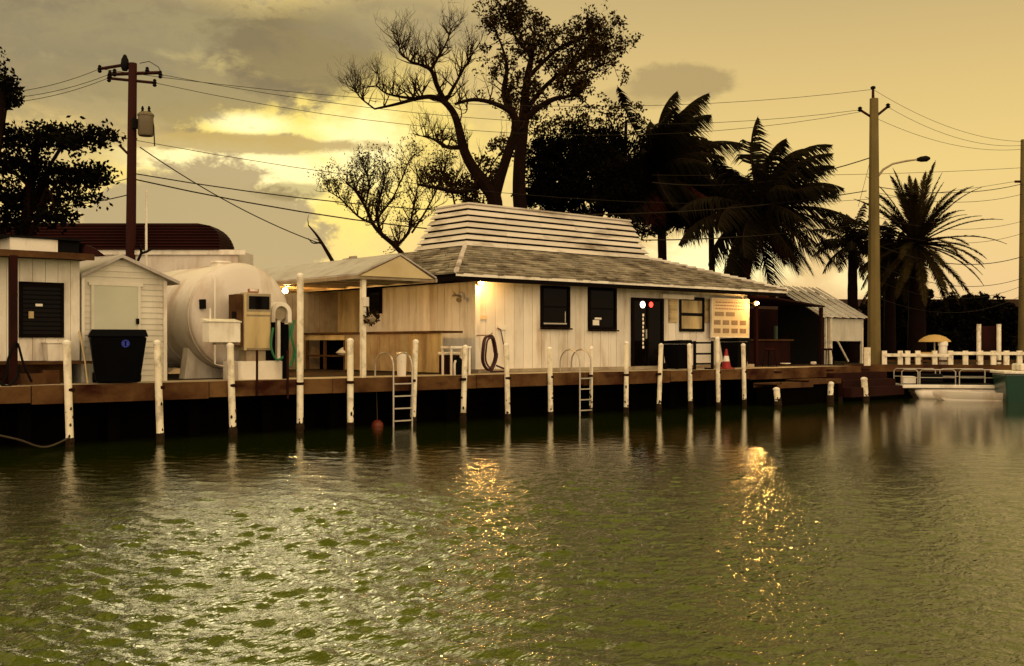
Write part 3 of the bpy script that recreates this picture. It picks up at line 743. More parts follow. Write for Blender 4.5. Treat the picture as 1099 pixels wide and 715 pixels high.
o = tag(MB().box(q.x - .07, q.x + .07, q.y - .02, q.y + .035, q.z - .11, q.z + .11).build('post_notice', m_white, bevel=.005), 'small white card fixed to the canopy post above the round ornament', 'card')
# workbench partition along the house side wall
sb = -.85
A_, B_ = sideP(474, 355, sb), sideP(328, 354, sb)
wb = thing('workbench', 'long chest high wooden bench of stained boards along the side wall of the house', 'workbench', (sb + .3, (A_.y + B_.y) / 2, DZ))
zt = (A_.z + B_.z) / 2; zt = A_.z
MB().box(sb - .08, sb + .7, A_.y - .05, B_.y, zt - .06, zt).build('bench_top', m_wood, wb)
yc = sideP(440, 370, sb).y; yo = sideP(371, 370, sb).y
MB().box(sb - .02, sb + .03, A_.y, yc, DZ + .03, zt - .06).build('panel', m_oldboard, wb)['label'] = 'cream coloured end panel'
b = MB(); vboards(b, yc + .005, yo, sb + .03, 'y', DZ + .03, zt - .06, .5, .05); b.build('panel', m_steel, wb)
b = MB(); b.box(sb + .5, sb + .56, yo + .05, B_.y - .05, DZ, zt - .06); b.build('back_board', m_black, wb)
b = MB(); b.box(sb - .0, sb + .45, yo + .1, B_.y - .1, DZ + .42, DZ + .47); b.build('shelf', m_wood, wb)
for yy in (yo + .02, (yo + B_.y) / 2, B_.y - .12): MB().box(sb - .02, sb + .06, yy, yy + .08, DZ, zt - .06).build('leg', m_wood, wb)
MB().box(sb - .04, sb + .0, yo + .02, B_.y, zt - .24, zt - .08).build('apron', m_oldboard, wb)
q = Vector((sb + .2, (yo + B_.y) / 2 - 1, DZ + .47))
tag(MB().lathe(q, [(.28, 0), (.36, .08), (.34, .1), (.2, .22), (.07, .28), (.05, .34), (.01, .36)], 18).build('covered_bowl', m_tin, smooth=True), 'pale covered bowl on the shelf inside the dark workbench', 'bowl')
# old yellow boards leaning behind the bench
o = thing('leaning_board', 'old narrow board leaning upright against the yellow stained wall above the workbench', 'board', sideP(338, 353, HX0 - .25))
p = sideP(338, 352, HX0 - .25); p2 = sideP(338.5, 326, HX0 - .09)
MB().hexa([p, p + Vector((0, .14, 0)), p + Vector((.03, .14, 0)), p + Vector((.03, 0, 0))], [p2, p2 + Vector((0, .14, 0)), p2 + Vector((.03, .14, 0)), p2 + Vector((.03, 0, 0))]).build('plank', m_wood, o)

# ---------------------------------------------------------------- fuel tank, dispenser, hoses
tx, tz, tr = -6.85, 2.66, 1.27
tank = thing('fuel_tank', 'big white horizontal fuel tank with its round end towards the water', 'tank', (tx, 4.8, DZ))
MB().lathe((tx, 0, tz), [(.02, 1.70), (.4, 1.71), (.8, 1.75), (1.1, 1.80), (tr - .03, 1.87), (tr, 1.92), (tr, 7.8), (1.1, 7.95), (.02, 8.05)], 56, 'y').build('shell', m_tank, tank, smooth=True)
for yb in (2.0, 3.5, 5.0, 6.5): MB().lathe((tx, 0, tz), [(tr, yb), (tr + .02, yb + .005), (tr + .02, yb + .05), (tr, yb + .055)], 56, 'y', cap=False).build('weld_band', m_tank, tank, smooth=True)
for yy in (2.5, 6.8):
    b = MB(); pts = []
    for i in range(13):
        a_ = R(215 + i * 110 / 12); pts.append((tx + (tr + .012) * math.cos(a_), tz + (tr + .012) * math.sin(a_)))
    poly = [(tx - 1.15, DZ), (tx + 1.15, DZ)] + pts[::-1]
    b.prism([(p[0], yy, p[1]) for p in poly], (0, .3, 0)); b.build('saddle', m_white, tank)
q = P(217, 327, 1.74)
b = MB(); b.box(q.x - .04, q.x + .05, q.y - .10, q.y + .13, q.z - .1, q.z + .12); b.build('level_gauge', m_dark, tank)
q = P(229, 305, 1.74)
MB().tube([(q.x, 1.66, tz + .95), (q.x, 1.66, DZ + .35), (q.x + .2, 1.66, DZ + .3)], .022, 8).build('pipe', m_white, tank, smooth=True)
MB().lathe((tx, 3.0, tz + tr - .03), [(.22, 0), (.22, .1), (.26, .1), (.26, .14), (.02, .16)], 16).build('hatch', m_white, tank)
# diagonal step/chute
a = P(217, 400, 1.1); 
# utility box on pile
q = P(250, 369, .0)
bx0, bx1 = X(219, .25), X(253, .25)
o = thing('utility_box', 'white utility box sitting on the mooring pile in front of the tank', 'utility box', (q.x, .2, 2.03))
z0_, z1_ = 2.05, Z(235, 346, .2)
MB().box(bx0, bx1, .02, .34, z0_, z1_).build('cabinet', m_white, o, bevel=.01)
MB().hexa([(bx0 - .02, 0, z1_ + .002), (bx1 + .02, 0, z1_ + .002), (bx1 + .02, .36, z1_ + .002), (bx0 - .02, .36, z1_ + .002)], [(bx0 - .02, 0, z1_ + .02), (bx1 + .02, 0, z1_ + .02), (bx1 + .02, .36, z1_ + .08), (bx0 - .02, .36, z1_ + .08)]).build('lid', m_white, o)
MB().box(bx0 + .2, bx1 + .02, .1, .26, z0_ - .05, z0_ - .002).build('bracket', m_steel, o)
MB().tube([(bx0 + .12, .2, z1_ + .05), (bx0 + .12, .2, z1_ + .3)], .02, 6).build('conduit', m_white, o)
# dispenser
td = 1.0; a, c = X(262, td), X(291, td); zb_, zt_ = Z(277, 376, td), Z(277, 315, td)
fd = thing('fuel_dispenser', 'tan fuel dispenser with a dark display window on a white plinth before the tank', 'fuel pump', ((a + c) / 2, td + .25, DZ))
MB().box(a, c, td, td + .55, zb_, zt_).build('cabinet', m_steel, fd, bevel=.02)
MB().box(a - .004, a + .05, td - .02, td, zb_, zt_).build('trim', m_oldboard, fd)
MB().box(a + .12, c - .05, td - .014, td - .001, Z(277, 332, td), Z(277, 318, td)).build('display', m_glass, fd)
MB().box(a + .02, c - .02, td - .012, td - .001, Z(277, 338, td), Z(277, 335, td)).build('trim_band', m_oldboard, fd)
MB().box(a + .05, c - .04, td - .01, td - .001, zb_ + .05, Z(277, 340, td)).build('door', m_oldboard, fd)
MB().box(a + .1, a + .4, td + .1, td + .4, zt_, zt_ + .02).build('cap', m_steel, fd)
q0, q1_ = X(269, td), X(280, td); sgn = MB().box(q0, q1_, td + .1, td + .15, zt_ + .021, Z(275, 310, td)).build('top_sign', m_signred, fd)
MB().box(q0 + .03, q1_ - .03, td + .09, td + .098, zt_ + .05, zt_ + .10).build('price_panel', m_white, sgn)
MB().box(a - .2, c + .3, td - .1, td + .65, DZ, DZ + .42).build('plinth', m_white, fd)
MB().box(a + .1, c - .1, td + .08, td + .45, DZ + .42, zb_).build('neck', m_steel, fd)
q = P(256, 338, td + .2); MB().box(a - .16, a - .01, td + .05, td + .45, zb_ + .1, zt_ - .03).build('side_cover', m_wood, fd)
MB().tube([(a - .2, td + .1, Z(255, 335, td)), (a - .24, td + .05, Z(255, 345, td)), (a - .18, td, Z(255, 352, td))], [.05, .04, .02], 8).build('nozzle', m_dark, fd)
# arch hose reel
tq = 1.3; a, c = X(291.5, tq), X(313, tq); xm = (a + c) / 2; rw = (c - a) / 2; zc_ = Z(302, 336, tq)
hr = thing('hose_reel', 'white arch topped hose reel between the fuel dispenser and the tall post', 'hose reel', (xm, tq, DZ))
pts = [(xm + rw * math.cos(a_), zc_ + rw * 1.0 * math.sin(a_)) for a_ in np.linspace(0, math.pi, 13)]
inn = [(xm + rw * .62 * math.cos(a_), zc_ + rw * .62 * math.sin(a_)) for a_ in np.linspace(math.pi, 0, 13)]
b = MB()
for i in range(12):
    o0, o1, i0, i1 = pts[i], pts[i + 1], inn[12 - i], inn[11 - i]
    b.hexa([(o0[0], tq, o0[1]), (i0[0], tq, i0[1]), (i1[0], tq, i1[1]), (o1[0], tq, o1[1])], [(o0[0], tq + .3, o0[1]), (i0[0], tq + .3, i0[1]), (i1[0], tq + .3, i1[1]), (o1[0], tq + .3, o1[1])])
b.build('arch', m_white, hr)
for xx in (a, c - rw * .38): MB().box(xx, xx + rw * .38, tq, tq + .3, Z(302, 346, tq), zc_ - .002).build('arch_leg', m_white, hr)
MB().box(xm - .06, xm + .02, tq + .1, tq + .2, DZ, zc_).build('post', m_white, hr)
MB().lathe((xm, tq + .08, zc_), [(.05, 0), (.17, 0), (.17, .03), (.09, .04), (.09, .14), (.17, .15), (.17, .18), (.05, .18)], 18, 'y').build('drum', m_steel, hr, smooth=True)
MB().box(a + .02, c - .02, tq + .31, tq + .5, DZ, Z(302, 345, tq)).build('cabinet', m_dark, hr)
def hose(pts, label, m=m_green, r=.028, name='fuel_hose'):
    pts = [Vector(p) for p in pts]; out = []
    for i in range(len(pts) - 1):   # catmull
        p0, p1, p2, p3 = pts[max(i - 1, 0)], pts[i], pts[i + 1], pts[min(i + 2, len(pts) - 1)]
        for k in range(6):
            u = k / 6; out.append(.5 * ((2 * p1) + (-p0 + p2) * u + (2 * p0 - 5 * p1 + 4 * p2 - p3) * u * u + (-p0 + 3 * p1 - 3 * p2 + p3) * u ** 3))
    out.append(pts[-1])
    return tag(MB().tube(out, r, 6).build(name, m, smooth=True), label, 'hose', 'green hoses by the fuel pump' if m is m_green else None)
hose([P(293, 352, 1.0), P(291, 372, .9), P(297, 386, .85), P(306, 380, .9), P(310, 362, 1.0), P(312, 348, 1.1)], 'green hose hanging in a wide loop from the hose reel to the fuel dispenser')
hose([P(316, 344, .7), P(313, 360, .6), P(316, 378, .55), P(311, 394, .5)], 'green hose hanging straight beside the tall post, the inner of two')
hose([P(320, 343, .6), P(321, 362, .5), P(317.5, 380, .45), P(319, 399, .4)], 'green hose hanging closest to the tall white post, the outer of two')
tag(MB().box(X(303, .9), X(309, .9), .85, .95, DZ, Z(306, 348, .9)).build('hose_cabinet', m_plastic, bevel=.01), 'narrow black cabinet behind the green hoses', 'cabinet')
for px, yb in ((277, 425), (310, 428)):
    q = P(px, HY, -.0)
    tag(MB().tube([(q.x, .05, Z(px, 376, 0)), (q.x, .05, Z(px, yb, 0))], .028, 8).build('bumper_post', m_maroonw, smooth=True), 'thin dark bumper post on the dock face ' + ('below the fuel dispenser' if px < 300 else 'below the green hoses'), 'bumper post', 'thin dark bumper posts')

# ---------------------------------------------------------------- clapboard shed
ts = 1.45; a, c = X(87, ts), X(178, ts); ez = 3.44; ax = X(128, ts); azp = Z(128, 277, ts)
shed = thing('garden_shed', 'small grey clapboard shed with a gable roof and a plain door', 'shed', ((a + c) / 2, ts + 1.2, DZ))
b = MB(); z = DZ; 
while z < azp - .08:
    z1 = z + .125
    def lim(zz):
        if zz <= ez: return a, c
        u = (zz - ez) / (azp - ez); return a + (ax - a) * u, c + (ax - c) * u
    l0, r0 = lim(z); l1, r1 = lim(min(z1, azp - .02)); z1 = min(z1, azp - .02)
    b.hexa([(l0, ts - .022, z), (r0, ts - .022, z), (r0, ts, z), (l0, ts, z)], [(l1, ts - .006, z1), (r1, ts - .006, z1), (r1, ts, z1), (l1, ts, z1)])
    z = z1
b.build('front_wall', m_clap, shed)
b = MB(); b.prism([(a, ts + .001, DZ), (c, ts + .001, DZ), (c, ts + .001, ez), (ax, ts + .001, azp - .02), (a, ts + .001, ez)], (0, 2.4, 0)); b.build('wall', m_clap, shed)
b = MB(); ov = .14; sl = (azp - ez) / (c - ax)
def rp(A, B):
    d = Vector((0, 0, .07)); y0, y1 = ts - .18, ts + 2.5
    b.hexa([(A[0], y0, A[1]), (B[0], y0, B[1]), (B[0], y1, B[1]), (A[0], y1, A[1])], [(A[0], y0, A[1] + .07), (B[0], y0, B[1] + .07), (B[0], y1, B[1] + .07), (A[0], y1, A[1] + .07)])
rp((ax, azp), (c + .25, ez - .25 * sl)); rp((a - .05, ez - .02), (ax - .002, azp)); b.build('roof', m_roofgrey, shed)
b = MB(); b.box(c - .07, c + .012, ts - .04, ts - .023, DZ, ez - .03); b.box(a, a + .06, ts - .04, ts - .023, DZ, ez - .03); b.build('corner_trim', m_white, shed)
d0_, d1_ = X(97, ts), X(150, ts); dzt = Z(124, 307, ts)
dd = MB().box(d0_ + .06, d1_ - .06, ts - .05, ts - .024, DZ + .02, dzt).build('door', mat('door_greygreen', (.46, .46, .36), .6, (.36, .35, .26), .8, .6), shed)
b = MB(); b.box(d0_, d0_ + .06, ts - .06, ts - .022, DZ, dzt); b.box(d1_ - .06, d1_, ts - .06, ts - .022, DZ, dzt); b.box(d0_ - .05, d1_ + .05, ts - .06, ts - .022, dzt, dzt + .06)
b.build('door_frame', m_clap, shed)
q = P(147.5, 345, ts - .06); MB().box(q.x - .03, q.x + .03, q.y - .03, q.y + .005, q.z - .06, q.z + .06).build('handle', m_dark, dd)

# ---------------------------------------------------------------- white kiosk at the left
tk = 1.35; a, c = -22.0, X(85, tk); zw0, zw1 = Z(60, 387, tk), Z(60, 279, tk)
ki = thing('kiosk', 'white board kiosk with a dark slatted window and flat roof at the left edge', 'kiosk', (X(40, tk), tk + 1.5, DZ))
b = MB(); vboards(b, a, c, tk, 'x', zw0, zw1, .25, .025, .008); b.build('front_wall', m_white, ki)
MB().box(a, c, tk + .001, tk + 3.2, zw0, zw1).build('wall', m_white, ki)
MB().box(a, c - .1, tk + .25, tk + 3, DZ, zw0 - .002).build('base', m_fascia, ki)
b = MB(); zr0 = zw1 + .002
b.hexa([(a, tk - .55, zr0), (c + .06, tk - .55, zr0), (c + .06, tk + 3.3, zr0), (a, tk + 3.3, zr0)], [(a, tk - .55, zr0 + .08), (c + .06, tk - .55, zr0 + .08), (c + .06, tk + 3.3, zr0 + .12), (a, tk + 3.3, zr0 + .12)])
b.build('roof', m_maroonw, ki)
MB().box(a, c + .1, tk - .62, tk - .552, zr0 - .02, zr0 + .11).build('fascia', m_wood, ki)
wk, gk = window(ki, 20, 68, 303, 362.5, tk - .025, False, m_frame, .07)
b = MB(); n = 11
for i in range(n):
    z0 = gk[2] + .07 + (gk[3] - gk[2] - .14) * i / n; z1 = z0 + (gk[3] - gk[2] - .14) / n * .86
    b.hexa([(gk[0] + .07, tk - .085, z0), (gk[1] - .07, tk - .085, z0), (gk[1] - .07, tk - .075, z0), (gk[0] + .07, tk - .075, z0)], [(gk[0] + .07, tk - .055, z1), (gk[1] - .07, tk - .055, z1), (gk[1] - .07, tk - .047, z1), (gk[0] + .07, tk - .047, z1)])
b.build('glass_slat', m_glass, wk)
q = P(42, 327.5, tk - .09); MB().box(q.x - .07, q.x + .07, q.y, q.y + .004, q.z - .025, q.z + .025).build('sticker', m_white, wk)
q = P(33.5, 338, tk - .09); MB().box(q.x - .05, q.x + .05, q.y, q.y + .004, q.z - .07, q.z + .07).build('sticker', m_oldboard, wk)
MB().box(a, c + .15, tk - .35, tk - .027, zw0 - .07, zw0 - .01).build('ledge', m_wood, ki)
# dark red post
tp_ = .75; q = P(14, HY, tp_)
tag(MB().box(q.x - .07, q.x + .07, tp_ - .07, tp_ + .07, DZ, zr0 - .002).build('roof_post', m_maroonw, bevel=.006), 'dark red square post holding up the kiosk roof at the left edge', 'post')
# box on the roof
tb = 1.0
a_, c_ = X(10.5, tb), X(62, tb)
o = thing('roof_box', 'white weathered box lying on the flat roof of the kiosk', 'box', ((a_ + c_) / 2, tb, zr0 + .1))
zb0 = zr0 + .125; zb1 = Z(35, 256, tb)
MB().box(a_, c_, tb, tb + .8, zb0, zb1).build('body', m_white, o)
MB().box(a_ - .4, c_ + .5, tb - .05, tb + .9, zb1 + .002, zb1 + .04).build('lid', m_dark, o)
MB().box(c_ + .02, c_ + .46, tb + .1, tb + .8, zb0, zb1).build('side_unit', m_dark, o)
# debris on the kiosk roof
o = tag(MB().hexa([Vector(v) for v in ((c_ + .5, tb, zb0 - .02), (c_ + .9, tb - .2, zb0 - .04), (c_ + .9, tb + .3, zb0 - .02), (c_ + .5, tb + .4, zb0))], [Vector(v) for v in ((c_ + .55, tb, zb0 + .2), (c_ + .75, tb - .1, zb0 + .1), (c_ + .8, tb + .2, zb0 + .16), (c_ + .5, tb + .3, zb0 + .26))]).build('tarp_bundle', m_maroonw), 'crumpled dark bundle at the right end of the kiosk roof', 'tarp')
# tub on the ledge
ld = zw0 - .01
qa, qc = X(48, 1.15), X(70, 1.15); ztub = Z(59, 367, 1.15)
o = thing('plastic_tub', 'white plastic tub on the ledge under the jalousie window', 'tub', ((qa + qc) / 2, 1.15, ld))
MB().hexa([(qa + .03, 1.02, ld), (qc - .03, 1.02, ld), (qc - .03, 1.28, ld), (qa + .03, 1.28, ld)], [(qa, 1.0, ztub - .03), (qc, 1.0, ztub - .03), (qc, 1.3, ztub - .03), (qa, 1.3, ztub - .03)]).build('body', m_white, o, bevel=.015)
MB().box(qa - .02, qc + .02, .98, 1.32, ztub - .028, ztub).build('rim', m_white, o)
hose([P(2, 412, .6), P(7, 402, .6), P(9, 385, .6), P(18, 368, .65), P(25, 390, .6), P(34, 410, .6)], 'dark hose draped in loops round the foot of the red post', m_dark, .025, 'garden_hose')
hose([P(0, 411, .4), P(8, 415, .35), P(18, 405, .4), P(20, 392, .4)], 'dark hose end lying on the dock edge at the far left', m_dark, .03, 'garden_hose')
q = P(88, 383, 1.0)
tag(MB().tube([P(85, 356, 1.2), P(91, 385, .9), P(94, 412, .6)], .02, 6).build('broom_handle', m_oldboard), 'slanting broom handle leaning on the left side of the shed', 'broom')
for i, (px, w_, h_, t_, m) in enumerate(((36, .5, .22, .9, m_wood), (55, .34, .28, 1.0, m_fascia))):
    q = P(px, HY, t_)
    tag(MB().box(q.x - w_ / 2, q.x + w_ / 2, t_, t_ + .3, DZ, DZ + h_).build('crate', m, bevel=.01), ['low brown crate under the kiosk next to the hose loops', 'rusty crate under the kiosk below the white tub'][i], 'crate')

# ---------------------------------------------------------------- building with the maroon roof
q = C(262, 0, 33.0)
Mb = Matrix.Translation((q.x, q.y, 0)) @ Matrix.Rotation(math.atan2(RIGHT.y, RIGHT.x), 4, 'Z')
mb_ = thing('rear_building', 'white building with a ribbed maroon metal roof behind the tank and the shed', 'building', (q.x, q.y, DZ))
zb_ = C(200, 268, 33).z; zt_ = C(200, 240, 33.6).z
MB().box(-14, -.2, 0, 2, DZ, zb_, Mb).build('wall', m_tank, mb_)
MB().box(-14, .05, -.06, -.004, zb_ - .16, zb_ - .02, Mb).build('cornice', m_white, mb_)
b = MB(); xr = -.75; n = 9; prof = []
for i in range(n + 1):
    u = i / n; prof.append((zb_ + .002 + (zt_ - zb_) * u, .5 * u, .8 * (1 - math.sqrt(max(0, 1 - u ** 2.5)))))
for i in range(n):
    z0, i0, r0 = prof[i]; z1, i1, r1 = prof[i + 1]
    lo = [(-14, -.12 + i0, z0), (xr - r0, -.12 + i0, z0), (xr - r0, 1.9 - i0, z0), (-14, 1.9 - i0, z0)]
    hi = [(-14, -.07 + i1, z1 - .012), (xr - r1, -.07 + i1, z1 - .012), (xr - r1, 1.9 - i1, z1 - .012), (-14, 1.9 - i1, z1 - .012)]
    b.hexa([Mb @ Vector(v) for v in lo], [Mb @ Vector(v) for v in hi])
b.build('roof', m_maroon, mb_)
q = P(166, 272, 7.8)
tag(MB().tube([(q.x, 8.4, zb_ - 3.2), (q.x, 8.4, Z(166, 205, 8.4))], .035, 8).build('antenna_mast', m_white, smooth=True), 'thin white mast standing right of the left utility pole', 'mast')
q = P(152, 272, 8.0)
o = thing('dish_antenna', 'small bent antenna bracket between the left utility pole and the white mast', 'antenna', (q.x, q.y, q.z))
MB().tube([P(148, 280, 8.0), P(152, 271, 8.0), P(149, 262, 8.0)], .04, 6).build('mount', m_dark, o)
MB().tube([P(152, 272, 8.0), P(158, 270, 8.0), P(164, 266, 8.0)], .035, 6).build('arm', m_dark, o)

q = P(300, HY, 9.6)
fn = thing('board_fence', 'dark board fence closing the gap between the tank and the house', 'fence', (q.x, 9.6, DZ))
b = MB(); vboards(b, X(262, 9.6) - .3, HX0 - .05, 9.6, 'x', DZ, 3.75, .2); b.build('boards', m_steel, fn)
for xx in (X(270, 9.6), X(320, 9.6)): MB().box(xx, xx + .1, 9.61, 9.72, DZ, 3.7).build('post', m_wood, fn)

# ---------------------------------------------------------------- right end: open bar, tin roof, floats
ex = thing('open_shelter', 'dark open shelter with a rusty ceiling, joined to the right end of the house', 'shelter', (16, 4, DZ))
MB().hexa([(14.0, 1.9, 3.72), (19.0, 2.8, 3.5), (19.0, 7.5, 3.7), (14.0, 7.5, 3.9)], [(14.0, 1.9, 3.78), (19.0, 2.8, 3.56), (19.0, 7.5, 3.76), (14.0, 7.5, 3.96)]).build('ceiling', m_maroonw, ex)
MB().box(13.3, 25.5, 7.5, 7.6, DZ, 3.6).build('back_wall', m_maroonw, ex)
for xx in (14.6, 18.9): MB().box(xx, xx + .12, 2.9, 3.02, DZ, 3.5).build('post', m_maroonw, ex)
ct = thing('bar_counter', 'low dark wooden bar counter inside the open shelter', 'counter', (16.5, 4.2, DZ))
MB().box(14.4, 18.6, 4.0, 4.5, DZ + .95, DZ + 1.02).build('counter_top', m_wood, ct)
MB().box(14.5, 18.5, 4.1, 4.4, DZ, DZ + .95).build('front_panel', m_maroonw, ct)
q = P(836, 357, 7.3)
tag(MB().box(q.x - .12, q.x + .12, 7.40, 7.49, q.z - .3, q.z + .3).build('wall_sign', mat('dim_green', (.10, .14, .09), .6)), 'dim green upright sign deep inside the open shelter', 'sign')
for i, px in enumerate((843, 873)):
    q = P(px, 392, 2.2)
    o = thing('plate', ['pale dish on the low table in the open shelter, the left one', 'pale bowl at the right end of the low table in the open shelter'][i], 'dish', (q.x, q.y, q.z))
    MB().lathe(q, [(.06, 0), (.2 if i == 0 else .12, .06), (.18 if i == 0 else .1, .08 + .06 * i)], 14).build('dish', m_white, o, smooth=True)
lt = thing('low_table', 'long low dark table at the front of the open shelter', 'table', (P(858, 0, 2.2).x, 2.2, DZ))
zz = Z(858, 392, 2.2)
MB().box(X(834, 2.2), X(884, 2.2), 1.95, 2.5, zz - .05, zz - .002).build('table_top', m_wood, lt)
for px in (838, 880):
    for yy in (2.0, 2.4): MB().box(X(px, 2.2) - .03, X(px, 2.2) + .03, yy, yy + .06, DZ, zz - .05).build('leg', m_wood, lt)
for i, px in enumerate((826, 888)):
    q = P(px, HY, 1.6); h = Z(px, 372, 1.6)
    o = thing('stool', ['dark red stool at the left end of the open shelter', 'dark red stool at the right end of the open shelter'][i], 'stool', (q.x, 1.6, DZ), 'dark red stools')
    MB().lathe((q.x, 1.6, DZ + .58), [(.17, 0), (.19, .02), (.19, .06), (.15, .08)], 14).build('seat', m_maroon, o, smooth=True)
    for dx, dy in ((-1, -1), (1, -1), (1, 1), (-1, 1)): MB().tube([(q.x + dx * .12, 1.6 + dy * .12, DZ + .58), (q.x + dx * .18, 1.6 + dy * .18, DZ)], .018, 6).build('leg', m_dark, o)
# tin roof shack
sx0, sx1 = 19.05, 22.6
sk = thing('tin_roof_shack', 'small shack with a steep pale tin roof right of the open shelter', 'shack', (20.8, 4.2, DZ))
b = MB(); n = 12
for i in range(n):
    x0 = sx0 + (sx1 - sx0) * i / n; x1 = sx0 + (sx1 - sx0) * (i + 1) / n - .004; l = .02 * (i % 2)
    b.hexa([(x0, 3.0, 3.12 + l), (x1, 3.0, 3.10 + l), (x1, 5.4, 4.42 + l), (x0, 5.4, 4.48 + l)], [(x0, 3.0, 3.16 + l), (x1, 3.0, 3.14 + l), (x1, 5.4, 4.46 + l), (x0, 5.4, 4.52 + l)])
b.build('roof', m_tin, sk)
MB().box(sx0 + .8, sx0 + .95, 3.1, 3.25, DZ, 3.12).build('post', m_pile, sk)
MB().box(sx0 + .5, sx0 + .58, 3.12, 3.2, DZ, 3.14).build('post', m_pile, sk)
MB().box(sx1 - .2, sx1 - .1, 3.2, 3.3, DZ, 3.08).build('post', m_pile, sk)
MB().box(sx0 + 1.05, sx1 - .22, 3.2, 3.24, 2.15, 3.08).build('panel', m_clap, sk)
MB().box(sx0 + .3, sx1 - .3, 5.2, 5.3, DZ, 4.3).build('back_wall', m_dark, sk)
MB().tube([(sx0 + 1.4, 3.15, 2.15), (sx0 + 2.2, 3.15, DZ + .1)], .04, 6).build('brace', m_pile, sk)
# floats and their posts
for i, (p0, p1, yt, lab) in enumerate(((834, 872, 411, 'weathered wooden float with plank treads moored below the open shelter'), (868, 902, 407, 'upper wooden landing step beside the short white posts'))):
    t_a = -.9 + i * .2
    a, c = X(p0, t_a), X(p1, t_a); zt = Z((p0 + p1) / 2, yt, t_a)
    o = thing('wooden_float', lab, 'float', ((a + c) / 2, t_a + .4, 0), 'wooden floats')
    b = MB()
    for k in range(int((c - a) / .16)): b.box(a + k * .16, a + k * .16 + .145, t_a, t_a + .9, zt - .04, zt)
    b.build('planking', m_wood, o)
    b = MB(); b.box(a, c, t_a - .03, t_a - .002, zt - .16, zt + .01); b.box(a, c, t_a + .902, t_a + .93, zt - .16, zt - .01); b.build('edge_beam', m_wood, o)
    b = MB(); b.box(a + .05, c - .05, t_a + .05, t_a + .85, -.2, zt - .18); b.build('pontoon', m_black, o)
stp = thing('dock_steps', 'wide dark wooden steps down from the dock below the tin roof shack', 'steps', (X(910, 0), -.1, 0))
for i in range(3):
    a, c = X(895, -.2), X(952, -.2)
    MB().box(a, c, -.2 - i * .35, .12 - i * .35, .15, DZ - .22 - i * .25).build('step', m_maroonw, stp)
pile(835, 417, 'short white post top at the left corner of the lower wooden float', -.98, .10, 'short white float posts')
pile(891, 411, 'short white post top at the right end of the landing step', -.78, .10, 'short white float posts')
pile(929, 406, 'short leaning white post top below the big concrete utility pole', -.9, .11, 'short white float posts')
q = P(930.5, HY, .3); tag(MB().box(q.x - .09, q.x + .09, .2, .38, DZ, Z(930, 373, .3)).build('guard_post', m_pile, bevel=.01), 'square white guard post at the foot of the concrete utility pole', 'guard post')

# ---------------------------------------------------------------- right quay: railing, boats, sunshade
inv = Q.inverted()
def onq(px, off=0.0):    # distance along the quay for a picture column
    a = (px - CX) / F; d = FWD + RIGHT * a; o_ = inv @ Vector((CAMX, CAMY, 0)); dd = Q.to_3x3().transposed() @ d
    k = (off - o_.y) / dd.y; return o_.x + k * dd.x, k
def qz(px, py, off=0.0): return H + onq(px, off)[1] * (HY - py) / F
rl = thing('quay_railing', 'long white railing with turned posts along the far quay', 'railing', Q @ Vector((3, 0, DZ)))
for i, px in enumerate((949, 966, 974, 985, 1003, 1020, 1036, 1052, 1066, 1080, 1094, 1110, 1126)):
    x_, k = onq(px); zt = qz(px, 376.5)
    MB().box(x_ - .09, x_ + .09, -.09, .09, DZ + .02, zt, Q).build('post', m_pile, rl)
for p0, p1, y_ in ((1018, 1140, 379), (949, 1018, 381)):
    a = onq(p0)[0]; c = onq(p1)[0]; zt = qz(1050, y_)
    MB().box(a, c, -.14, -.095, zt - .07, zt + .05, Q).build('top_rail', m_pile, rl)
    MB().box(a, c, .095, .13, DZ + .12, DZ + .2, Q).build('lower_rail', m_wood, rl)
for i, px in enumerate((1050.5, 1072)):
    x_, k = onq(px, 2.5)
    o = Q @ Vector((x_, 2.5, 0)); tag(MB().tube([(o.x, o.y, DZ), (o.x, o.y, qz(px, 348, 2.5))], .09, 10).build('tall_post', m_pile, smooth=True), ['pale tall post behind the railing, the left one of the pair', 'pale tall post behind the railing, the right one of the pair'][i], 'post', 'pair of tall posts behind the railing')
x_, k = onq(1061, 2.7); o = Q @ Vector((x_, 2.7, 0)); 
tag(MB().box(x_ - .42, x_ + .42, 2.62, 2.7, DZ + .2, qz(1061, 350, 2.7), Q).build('dark_board', m_maroonw), 'dark board standing between the two tall pale posts', 'board')
# sunshade
x_, k = onq(1003, .9); q = Q @ Vector((x_, .9, 0)); zt = qz(1003, 359, .9); ze_ = qz(1003, 367, .9)
o = thing('sunshade', 'tan scalloped sunshade with a yellow valance above the railing', 'parasol', (q.x, q.y, DZ))
b = MB(); b.lathe(q + Vector((0, 0, ze_)), [(.62, 0), (.58, .07), (.40, .20), (.2, .27), (.02, .29)], 16); b.build('canopy', m_yel, o, smooth=True)
MB().tube([(q.x, q.y, DZ), (q.x, q.y, ze_ + .28)], .03, 8).build('pole', m_pile, o)
xa, _ = onq(985, .6); xb, _ = onq(1004, .6)
o = thing('yellow_bench', 'yellow slatted bench behind the railing under the sunshade', 'bench', Q @ Vector(((xa + xb) / 2, .7, DZ)))
MB().box(xa, xb, .6, .65, qz(995, 384, .6), qz(995, 378, .6), Q).build('backrest', m_yel, o)
MB().box(xa, xb, .2, .6, DZ + .40, DZ + .45, Q).build('seat', m_yel, o)
for xx in (xa + .05, xb - .1):
    for yy in (.24, .54): MB().box(xx, xx + .05, yy, yy + .05, DZ, DZ + .40, Q).build('leg', m_yel, o)
x_, _ = onq(1012, .5); q = Q @ Vector((x_, .5, 0))
o = thing('piling_head', 'fat white piling head beside the sunshade pole', 'piling', (q.x, q.y, DZ))
